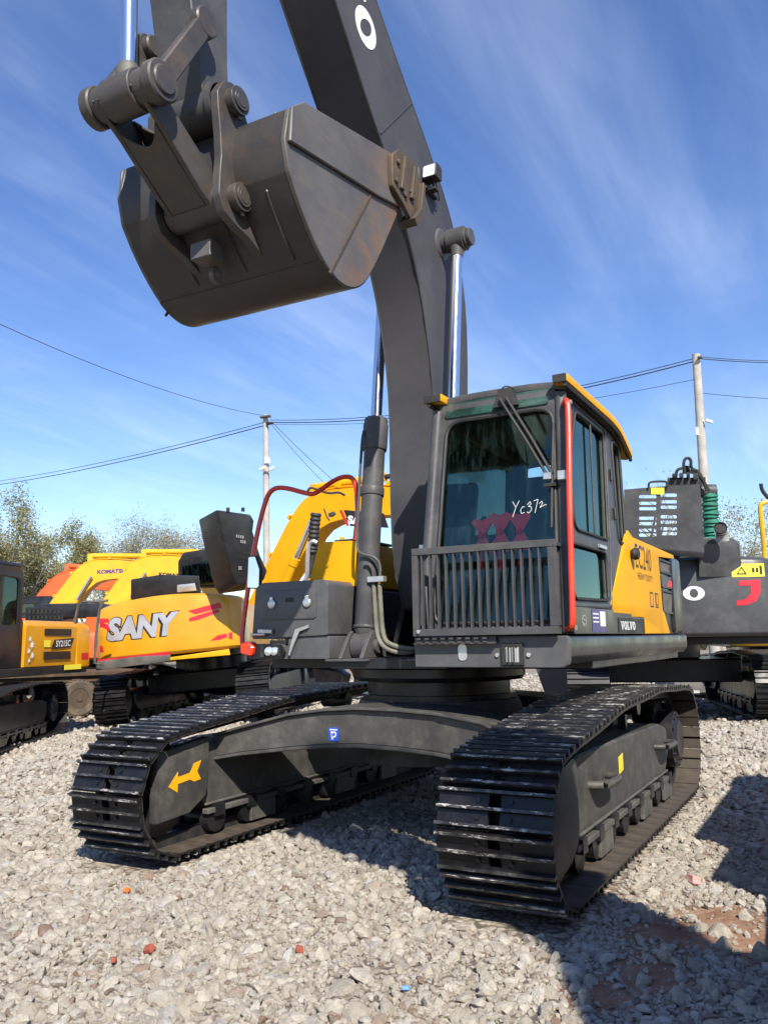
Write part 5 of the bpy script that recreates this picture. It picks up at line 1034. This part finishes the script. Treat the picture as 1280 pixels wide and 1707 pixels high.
# --- one more at the right edge and the neighbour to the right, out of the picture, whose shadow lies on the gravel
E2 = excavator('excavator', 'yellow excavator barely showing at the right edge with a bent yellow rail', at_tail(1322,1080,19,R(195),0,2.9), R(195), 'lemon_paint', 'black_paint', group=GB, boom=False)
g = MB(); g.tube(smooth_path([to_local(E2, U(x, y, d=18)) for x, y in ((1275,1000),(1276,930),(1266,845),(1270,838),(1300,832))], 2), .05, 8); g.build('handrail', 'lemon_paint', E2)
g = MB(); g.tube(smooth_path([to_local(E2, U(x, y, d=18)) for x, y in ((1268,806),(1270,818),(1282,832))], 2), .04, 8); g.build('hose', 'rubber', E2)
Nb = excavator('excavator', 'amber excavator with steeply raised boom standing just right of the camera', (4.98,-6.50,0), 0, 'amber_paint', 'black_paint', boom_a=87, group=GB, arm=False, shoes=False)
Nc = excavator('excavator', 'amber and black excavator parked right of the picture beside the yellow side panel', (4.62,-1.30,0), 0, 'amber_paint', 'black_paint', group=GB, boom=False)
# ------------------------------------------------------------------ things lying in the yard
def loose_bucket(loc, rz, label, s_=1.0):
    t_ = thing('loose_bucket', label, 'bucket', loc, rz); b = MB()
    pf = [Vector(p) for p in ((-.55,.85),(-.62,.45),(-.45,.12),(0,0),(.45,.03),(.75,.12))]; pf = smooth_path(pf, 2); inn = [p+(Vector((.1,.6))-p).normalized()*.04 for p in pf]
    b.prism([tuple(p) for p in pf+inn[::-1]], -.65*s_, .65*s_, 'x'); sh = b.build('shell', 'steel_dusty', t_)
    for q in (-1, 1): b = MB(); b.prism([tuple(p) for p in pf]+[(.2,.95)], q*.65*s_, q*.61*s_, 'x'); b.build('side_plate', 'steel_dusty', t_)
    for k in range(5): b = MB(); b.prism([(.70,.08),(.74,.16),(1.02,.12),(1.02,.09)], (-.60+k*.3-.05)*s_, (-.60+k*.3+.05)*s_, 'x'); b.build('tooth', 'concrete', t_)
    return t_
p = U(1190,1160,z=0); loose_bucket(p, R(190), 'pale dusty bucket with teeth lying under the grey excavator', 1.3)
# dusty wheel of a trailer behind the amber machine
tr = thing('trailer', 'small dusty trailer with a brown tyre under the amber excavator tail', 'trailer', U(128,1196,z=0), R(-22))
def tyre(x, y, r_=.36):
    w_ = MB(); w_.lathe([(r_*.55,-.11),(r_*.86,-.125),(r_*.97,-.10),(r_,-.05),(r_,.05),(r_*.97,.10),(r_*.86,.125),(r_*.55,.11)], (x,y,r_), (1,0,0), 32, cap=False)
    for k in range(26): a = 2*math.pi*k/26; w_.box((x-.11,y-.02,r_*1.985),(x+.11,y+.02,r_*2.03), rot=Matrix.Rotation(a,3,'X'), c=(x,y,r_))
    o_ = w_.build('tyre', 'tyre', tr); q = MB(); q.lathe([(.03,-.02),(.09,.0),(.10,.05),(.19,.06),(.20,.10)], (x,y,r_), (1,0,0), 24); q.cyl((x+.04,y,r_),(x+.12,y,r_),.06,n=14)
    for k in range(6): a = k*1.047; q.hexbolt((x+.06,y+.13*math.cos(a),r_+.13*math.sin(a)),(1,0,0),.015,.02)
    q.build('rim', 'rusty_steel', o_)
tyre(.0,0); tyre(-.30,0); tyre(-1.6,0)
b = MB(); b.cyl((-1.7,0,.36),(0,0,.36),.05,n=12); b.build('axle', 'rusty_steel', tr)
b = MB(); b.box((-1.9,-1.5,.78),(-.02,1.6,.86)); b.box((-1.8,-1.5,.66),(-1.7,1.6,.78)); b.box((-.2,-1.5,.66),(-.1,1.6,.78)); b.build('deck', 'rusty_steel', tr, bevel=.01)
# ------------------------------------------------------------------ poles, wires, cameras
def pole(label, foot, top, r0, r1):
    t_ = thing('utility_pole', label, 'pole', foot); d = Vector(top)-Vector(foot); b = MB(); b.lathe([(r0,0),(r1,d.length)], (0,0,0), d, 16); b.build('shaft', 'concrete', t_); return t_, d
ptop = U(443,691,d=35); pfoot = Vector((U(446,1000,d=35).x, U(446,1000,d=35).y, 0)); PL, dl = pole('slim concrete utility pole with two cameras, left of the boom', pfoot, ptop, .17, .115)
qtop = U(1160,590,d=26); qfoot = Vector((U(1184,1000,d=26).x, U(1184,1000,d=26).y, 0)); PR, dr = pole('leaning concrete utility pole behind the grey excavator', qfoot, qtop, .17, .12)
def pole_bits(t_, foot, dpt, items, mats=('white_plastic','rubber','zinc')):
    for nm, x0, y0, x1, y1, m_ in items:
        A, Bp = U(x0,y0,d=dpt)-Vector(foot), U(x1,y1,d=dpt)-Vector(foot); c = (A+Bp)/2; b = MB(); w_, h_ = abs((A-Bp).dot(rgt)), abs(A.z-Bp.z)
        b.box((c.x-w_/2,c.y-.09,c.z-h_/2),(c.x+w_/2,c.y+.09,c.z+h_/2)); b.build(nm, m_, t_, bevel=.01)
pole_bits(PL, pfoot, 34.8, [('cross_arm',433,693,452,696,'steel_dusty'),('cross_arm',444,704,455,707,'rubber'),('junction_box',442,763,449,773,'white_plastic')])
for x0, x1 in ((433,441),(450,457)):
    c0, c1 = U(x0,783,d=34.6)-pfoot, U(x1,779,d=34.6)-pfoot; b = MB(); b.cyl(c0, c1, .06, n=10); b.box(tuple(U(min(x1,445),783,d=34.7)-pfoot-Vector((.02,.02,.03))), tuple(U(max(x0,445),786,d=34.7)-pfoot+Vector((.02,.02,.03)))); b.build('camera', 'white_plastic', PL)
pole_bits(PR, qfoot, 25.8, [('junction_box',1160,713,1164,726,'white_plastic'),('cross_arm',1163,594,1170,597,'steel_dusty')])
b = MB(); b.cyl(U(1176,700,d=25.7)-qfoot, U(1187,704,d=25.7)-qfoot, .05, n=10); b.bar(U(1164,701,d=25.9)-qfoot, U(1178,702,d=25.7)-qfoot, .03, .03); b.build('camera', 'white_plastic', PR)
def cable(label, a, b_, sag, r_=.012):
    a, b_ = Vector(a), Vector(b_); P_ = [a.lerp(b_, k/24)-Vector((0,0,sag*4*(k/24)*(1-k/24))) for k in range(25)]
    m_ = MB(); m_.tube(P_, r_, 5); o_ = m_.build('overhead_cable', 'cable_black'); tag(o_, label, 'cable')
cable('single wire from the left pole rising to the upper left edge', U(436,692,d=35), U(-60,512,d=20), .35, .010)
cable('upper of the two wires falling from the left pole to the left edge', U(440,704,d=35), U(-90,812,d=60), .4, .016)
cable('lower of the two wires falling from the left pole to the left edge', U(441,709,d=35), U(-90,818,d=60), .4, .022)
cable('top wire between the two poles', U(450,700,d=35), U(1158,597,d=26), .55, .014); cable('middle wire between the two poles', U(452,704,d=35), U(1158,602,d=26), .55, .020)
cable('lowest wire between the two poles', U(452,707,d=35), U(1160,632,d=26), .45, .009)
cable('upper wire from the leaning pole to the right edge', U(1170,595,d=26), U(1400,598,d=30), .1, .011); cable('lower wire from the leaning pole to the right edge', U(1170,598,d=26), U(1400,601,d=30), .1, .015); cable('lone low wire from the leaning pole to the right edge', U(1171,655,d=26), U(1400,664,d=30), .1, .010)
cable('thin stay wire from the left pole down behind the red rail', U(453,703,d=34.8), U(640,868,d=40), .2, .012); cable('second thin stay wire beside the first, down behind the red rail', U(453,708,d=34.8), U(600,860,d=40), .2, .010)
# ------------------------------------------------------------------ trees
def tree(label, base, H, Wd, leaves, mat, seed, leaf=.11, thick=1.0, depth=5, group='trees beyond the yard'):
    rn = random.Random(seed); t_ = thing('tree', label, 'tree', base, rn.uniform(0,6), group); tips = []; tk = MB(); br = MB()
    def grow(p, d, L_, r_, lev):
        n = 4; pts = [p]; q = p.copy(); dd = d.copy()
        for k in range(n):
            dd = (dd+Vector((rn.gauss(0,.13), rn.gauss(0,.13), rn.gauss(.05,.09)))).normalized(); q = q+dd*L_/n; pts.append(q.copy())
            if lev >= 2: tips.append((q.copy(), lev))
        (tk if lev == 0 else br).tube(pts, [r_*(1-.55*k/n) for k in range(n+1)], 7 if lev < 2 else 4, cap=False)
        if lev < depth-1:
            for k in range(rn.randint(3, 5) if lev < 2 else rn.randint(2, 4)):
                s_ = rn.uniform(.35, 1.0); i = min(n-1, int(s_*n)); b0 = pts[i].lerp(pts[i+1], s_*n-i)
                ax = Vector((rn.gauss(0,1), rn.gauss(0,1), rn.uniform(-.1,.7))).normalized(); nd = (dd*.75+ax*.85*(Wd/H*1.9)).normalized()
                grow(b0, nd, L_*rn.uniform(.55,.78), r_*(1-.5*s_)*.58, lev+1)
    grow(Vector((0,0,-.2)), Vector((rn.gauss(0,.05), rn.gauss(0,.05), 1)).normalized(), H*.42, H*.022*thick, 0)
    zmax = max(q[0].z for q in tips); sc = H/zmax
    for m_ in (tk, br): m_.v = [(v[0]*sc, v[1]*sc, v[2]*sc) for v in m_.v]
    tr_ = tk.build('trunk', 'bark', t_); br.build('branches', 'bark', tr_, smooth=False)
    if leaves:
        rg = np.random.default_rng(seed); T = np.array([tuple(q[0]*sc) for q in tips]); idx = rg.integers(0, len(T), leaves)
        dens = np.array([noise.noise(Vector(T[i])*.55+Vector((seed,0,0))) for i in range(len(T))]); idx = idx[dens[idx] > rg.uniform(-.9,.25, leaves)]; m2 = len(idx)
        c = T[idx]+rg.normal(0, .20*H/7, (m2,3)); a = rg.normal(size=(m2,3)); a /= np.linalg.norm(a, axis=1)[:, None]; b2 = rg.normal(size=(m2,3)); b2 -= a*(a*b2).sum(1)[:, None]; b2 /= np.linalg.norm(b2, axis=1)[:, None]
        s_ = leaf*rg.uniform(.6,1.3,(m2,1)); q = np.stack([c-a*s_, c+b2*s_*.5, c+a*s_, c-b2*s_*.5], 1).reshape(-1,3)
        me = bpy.data.meshes.new('crown'); me.from_pydata(q.tolist(), [], np.arange(m2*4).reshape(-1,4).tolist()); me.materials.append(MAT[mat]); put('crown', me, t_)
    return t_
def tbase(px, d): p = U(px,1060,d=d); return (p.x, p.y, 0)
def th(py, d): return U(640, py, d=d).z
tree('dense olive tree at the left edge', tbase(-14,38), th(812,38), 5.6, 40696, 'leaf_olive', 11, 0.054)
tree('lower olive tree second from the left edge', tbase(42,40), th(880,40), 4.2, 21705, 'leaf_olive', 12, 0.054)
tree('thin grey-green tree left of the tallest middle crown', tbase(135,46), th(868,46), 6, 14922, 'leaf_grey', 13, 0.050)
tree('tallest loose grey-green tree above the amber tail', tbase(205,47), th(842,47), 5.5, 18120, 'leaf_grey', 14, 0.050)
tree('grey-green tree rising right of the tallest middle crown', tbase(240,49), th(858,49), 5.5, 17054, 'leaf_grey', 15, 0.050)
tree('rounded pale tree just left of the open black hood', tbase(325,50), th(866,50), 5, 21318, 'leaf_grey', 16, 0.050)
tree('small far tree in the gap between the left trees', tbase(95,55), th(905,55), 4, 10659, 'leaf_grey', 17, 0.054)
tree('bare twiggy tree behind the raised grey hood', tbase(1118,34), th(762,34), 4.2, 1065, 'leaf_grey', 18, 0.033, 1.9)
tree('sparse leafy tree at the right edge', tbase(1290,33), th(795,33), 5.0, 14922, 'leaf_grey', 19, 0.050)
tree('thin tree behind the leaning pole', tbase(1205,44), th(870,44), 3.5, 3836, 'leaf_grey', 20, 0.042)
# far belt of scrub closing the horizon
rg = np.random.default_rng(3); m2 = 26000; an = rg.uniform(YAW-.75, YAW+.75, m2); dd = rg.uniform(85, 110, m2); hgt = np.array([2.2+1.6*noise.noise(Vector((a*18,0,0)))+.8*noise.noise(Vector((a*60,1,0))) for a in an])
c = np.stack([CAM[0]-np.sin(an)*dd, CAM[1]+np.cos(an)*dd, rg.uniform(0,1,m2)**.7*np.maximum(.6,hgt)], -1); a = rg.normal(size=(m2,3)); a /= np.linalg.norm(a, axis=1)[:, None]; b2 = rg.normal(size=(m2,3)); b2 -= a*(a*b2).sum(1)[:, None]; b2 /= np.linalg.norm(b2, axis=1)[:, None]
q = np.stack([c-a*.4, c+b2*.25, c+a*.4, c-b2*.25], 1).reshape(-1,3); me = bpy.data.meshes.new('far_scrub'); me.from_pydata(q.tolist(), [], np.arange(m2*4).reshape(-1,4).tolist()); me.materials.append(MAT['leaf_grey'])
fs = put('far_scrub', me); fs['kind'] = 'stuff'; fs['label'] = 'low belt of far scrub along the horizon'; fs['category'] = 'scrub'
hb = thing('house', 'small far pinkish house between the trees above the amber tail', 'house', tbase(290,80), YAW); b = MB(); b.box((-1.6,-2,0),(1.6,2,7.6)); b.build('wall', 'pink_render', hb)
b = MB(); b.prism([(-1.9,7.62),(1.9,7.62),(0,8.9)], -2.2, 2.2, 'y'); b.build('roof', 'roof_dark', hb)
for x in (-.8,.4): b = MB(); b.box((x,-2.03,6.0),(x+.6,-2.004,6.9)); b.build('window', 'dark_glass', hb)
# ------------------------------------------------------------------ ground
def sm01(a, b, x): t_ = np.clip((x-a)/(b-a), 0, 1); return t_*t_*(3-2*t_)
EARTH = [U(1110,1555,z=0), U(1200,1530,z=0), U(1040,1480,z=0), U(1080,1620,z=0), U(1250,1570,z=0), U(1000,1650,z=0), U(90,1450,z=0), U(150,1440,z=0), U(620,1620,z=0), U(330,1640,z=0)]
def earth_amt(x, y):
    v = np.zeros_like(x)
    for p, r_ in zip(EARTH, (.40,.44,.16,.30,.38,.24,.2,.2,.2,.25)): v = np.maximum(v, (1-np.hypot(x-p.x, (y-p.y)*.9)/r_)*(1 if p.x > 1.5 else .42))
    far = np.clip((y-6)/20, 0, .25)+np.clip((-x-9)/20, 0, .2)
    return np.clip(v*1.3, 0, 1)+far
def ground_z(x, y):
    z = .028*np.sin(x*1.7+y*.9)*np.sin(y*1.3-x*.6)+.014*np.sin(x*4.1-y*3.3)+.010*np.sin(x*7.3+y*6.1)
    under = sm01(.75,.35,np.abs(np.abs(x)-1.295))*sm01(2.6,2.0,np.abs(y))
    z = z*(1-under)-.03*(1-under)-.035*under
    return z
rs = np.concatenate([[0.01], np.geomspace(.5, 700, 230)]); na = 300
V = []; 
for r_ in rs:
    a = np.linspace(0, 2*np.pi, na, endpoint=False); x = CAM[0]+r_*np.cos(a); y = CAM[1]+r_*np.sin(a)
    V.append(np.stack([x, y, ground_z(x, y)*(1 if r_ < 40 else 0)], -1))
V = np.concatenate(V); F = []
nr = len(rs); ii = np.arange(nr-1)[:, None]*na; kk = np.arange(na)[None]; k2 = (kk+1) % na
F = np.stack([ii+kk, ii+na+kk, ii+na+k2, ii+k2], -1).reshape(-1, 4)
me = bpy.data.meshes.new('ground'); me.from_pydata(V.tolist(), [], F.tolist()); me.materials.append(MAT['gravel_ground'])
at = me.attributes.new('earth', 'FLOAT', 'POINT'); at.data.foreach_set('value', earth_amt(V[:, 0], V[:, 1]).astype(np.float32))
me.polygons.foreach_set('use_smooth', [True]*len(me.polygons))
go = put('ground', me); go['kind'] = 'structure'
# gravel: loose stones, instanced on points
rng = np.random.default_rng(5)
def rock(seed):
    bm = bmesh.new(); bmesh.ops.create_icosphere(bm, subdivisions=2, radius=1)
    rr = np.random.default_rng(seed); pl = [(Vector(rr.normal(size=3)).normalized(), rr.uniform(.5,.86)) for _ in range(14)]
    off = Vector(rr.uniform(0, 50, 3)); sc = Vector((rr.uniform(.85,1.2), rr.uniform(.75,1.05), rr.uniform(.55,.85)))
    for v in bm.verts:
        c = v.co.copy()
        for n_, d_ in pl:
            e = c.dot(n_)-d_
            if e > 0: c -= n_*e*.97
        c *= 1+.12*noise.noise(c*1.6+off); v.co = Vector((c.x*sc.x, c.y*sc.y, c.z*sc.z))
    me_ = bpy.data.meshes.new('stone'); bm.to_mesh(me_); bm.free(); me_.materials.append(MAT['stone'])
    me_.polygons.foreach_set('use_smooth', [True]*len(me_.polygons)); me_.set_sharp_from_angle(angle=R(24))
    return me_
rocks = bpy.data.collections.new('stone_shapes')
for k in range(14): rocks.objects.link(bpy.data.objects.new('stone', rock(100+k)))
def scatter(n, d0, d1, s0, s1, sig, half=R(46)):
    dd = np.sqrt(rng.uniform(d0*d0, d1*d1, n)); a = YAW+rng.uniform(-half, half, n)
    x = CAM[0]-np.sin(a)*dd; y = CAM[1]+np.cos(a)*dd
    s_ = np.clip(np.exp(rng.normal(math.log((s0*s1)**.5), sig, n)), s0, s1)
    e = earth_amt(x, y); keep = rng.uniform(0, 1, n) > np.clip(e, 0, 1)*.93
    inside = (np.abs(np.abs(x)-1.295) < .33) & (np.abs(y) < 2.15); keep &= ~inside
    clump = np.array([noise.noise(Vector((p, q, 3.3))*.9) for p, q in zip(x, y)]); keep &= clump > rng.uniform(-1.3,-.15, n)
    x, y, s_ = x[keep], y[keep], s_[keep]; return np.stack([x, y, ground_z(x, y)+s_*.22], -1), s_
sets = [scatter(25000, 1.9, 7.5, .011, .047, .42), scatter(80000, 1.9, 7.5, .007, .022, .3), scatter(700, 2.2, 9, .038, .070, .2), scatter(44000, 7.5, 15, .018, .055, .3), scatter(26000, 15, 34, .025, .08, .3)]
pos = np.concatenate([q[0] for q in sets]); scl = np.concatenate([q[1] for q in sets]); n = len(pos)
me = bpy.data.meshes.new('gravel'); me.vertices.add(n); me.vertices.foreach_set('co', pos.astype(np.float32).ravel())
me.attributes.new('size', 'FLOAT', 'POINT').data.foreach_set('value', scl.astype(np.float32))
me.attributes.new('turn', 'FLOAT_VECTOR', 'POINT').data.foreach_set('vector', np.stack([rng.normal(0,.5,n), rng.normal(0,.5,n), rng.uniform(0,6.28,n)], -1).astype(np.float32).ravel())
gr = put('gravel', me); gr['kind'] = 'stuff'; gr['label'] = 'pale crushed gravel stones covering the yard'; gr['category'] = 'gravel'
ng = bpy.data.node_groups.new('gravel_scatter', 'GeometryNodeTree')
ng.interface.new_socket('Geometry', in_out='INPUT', socket_type='NodeSocketGeometry'); ng.interface.new_socket('Geometry', in_out='OUTPUT', socket_type='NodeSocketGeometry')
gi, gout = N(ng, 'NodeGroupInput'), N(ng, 'NodeGroupOutput'); ci = N(ng, 'GeometryNodeCollectionInfo'); ci.inputs['Collection'].default_value = rocks; ci.inputs['Separate Children'].default_value = True; ci.inputs['Reset Children'].default_value = True
ip = N(ng, 'GeometryNodeInstanceOnPoints'); ip.inputs['Pick Instance'].default_value = True
a1 = N(ng, 'GeometryNodeInputNamedAttribute', data_type='FLOAT'); a1.inputs['Name'].default_value = 'size'; a2 = N(ng, 'GeometryNodeInputNamedAttribute', data_type='FLOAT_VECTOR'); a2.inputs['Name'].default_value = 'turn'
ng.links.new(gi.outputs[0], ip.inputs['Points']); ng.links.new(ci.outputs[0], ip.inputs['Instance'])
rv = N(ng, 'FunctionNodeRandomValue', data_type='INT'); [s_ for s_ in rv.inputs if s_.name == 'Max' and s_.enabled][0].default_value = 13
ng.links.new([s_ for s_ in rv.outputs if s_.enabled][0], ip.inputs['Instance Index'])
ng.links.new(a2.outputs['Attribute'], ip.inputs['Rotation']); ng.links.new(a1.outputs['Attribute'], ip.inputs['Scale']); ng.links.new(ip.outputs[0], gout.inputs[0])
md = gr.modifiers.new('scatter', 'NODES'); md.node_group = ng
# ------------------------------------------------------------------ loose bits on the gravel
def shard(name, label, cat, px, py, size, mat, seed, lift=.012):
    rn = random.Random(seed); p = U(px, py, z=0); z = float(ground_z(np.array([p.x]), np.array([p.y]))[0])
    bm = bmesh.new(); bmesh.ops.create_cube(bm, size=1)
    for v in bm.verts: v.co = Vector((v.co.x*size[0]*rn.uniform(.75,1.2), v.co.y*size[1]*rn.uniform(.75,1.2), v.co.z*size[2]*rn.uniform(.7,1.2)))
    bmesh.ops.bevel(bm, geom=bm.edges[:], offset=min(size)*.15, segments=1, affect='EDGES')
    me = bpy.data.meshes.new(name); bm.to_mesh(me); bm.free(); me.materials.append(MAT[mat]); o = put(name, me); o.location = (p.x, p.y, z+lift+size[2]*.4); o.rotation_euler = (rn.gauss(0,.25), rn.gauss(0,.25), rn.uniform(0,6))
    return tag(o, label, cat)
shard('plastic_shard', 'bright orange plastic scrap on the gravel left of centre', 'scrap', 211,1477,(.035,.03,.02),'plastic_orange',1,.02)
shard('brick_fragment', 'dark red brick fragment on the lower left gravel', 'brick', 248,1578,(.05,.04,.03),'brick_red',2,.02)
shard('brick_fragment', 'tiny red brick chip just left of the dark red fragment', 'brick', 190,1592,(.025,.02,.02),'brick_red',3,.02)
shard('brick_fragment', 'reddish brick chip near the middle of the lower gravel', 'brick', 500,1571,(.035,.03,.03),'brick_red',4,.02)
shard('plastic_shard', 'light blue plastic scrap on the gravel below the shadow', 'scrap', 677,1643,(.03,.02,.015),'plastic_blue',5,.02)
shard('wood_chip', 'thin dark wood chip lying on the gravel near the bottom edge', 'wood chip', 430,1660,(.07,.016,.014),'bark',6,.02)
shard('wood_chip', 'brown wood chip on the gravel left of the dark chip', 'wood chip', 182,1641,(.06,.018,.014),'wood',7,.02)
shard('brick_fragment', 'pinkish red stone on the gravel right of the near track', 'brick', 1155,1464,(.09,.06,.05),'pink_render',8,.02)
def big_stone(px, py, r_, k, label):
    p = U(px, py, z=0); z = float(ground_z(np.array([p.x]), np.array([p.y]))[0]); o = put('large_stone', rocks.objects[k].data); o.location = (p.x, p.y, z+r_*.45); o.scale = (r_, r_, r_); o.rotation_euler = (k, k*2, k*3); return tag(o, label, 'stone', 'large stones')
big_stone(960,1508,.055,0,'large pale stone by the front end of the near track'); big_stone(985,1530,.05,3,'pale stone next to the one by the near track end'); big_stone(350,1552,.048,5,'large pale stone on the gravel in the lower left'); big_stone(418,1572,.045,7,'whitish stone right of the large one in the lower left')
big_stone(1203,1578,.05,2,'pale stone at the edge of the red earth'); big_stone(1268,1592,.055,4,'pale stone on red earth at the right edge'); big_stone(800,1665,.045,6,'tall pale stone at the shadow edge near the bottom'); big_stone(975,1668,.05,8,'whitish stone inside the shadow at the bottom')
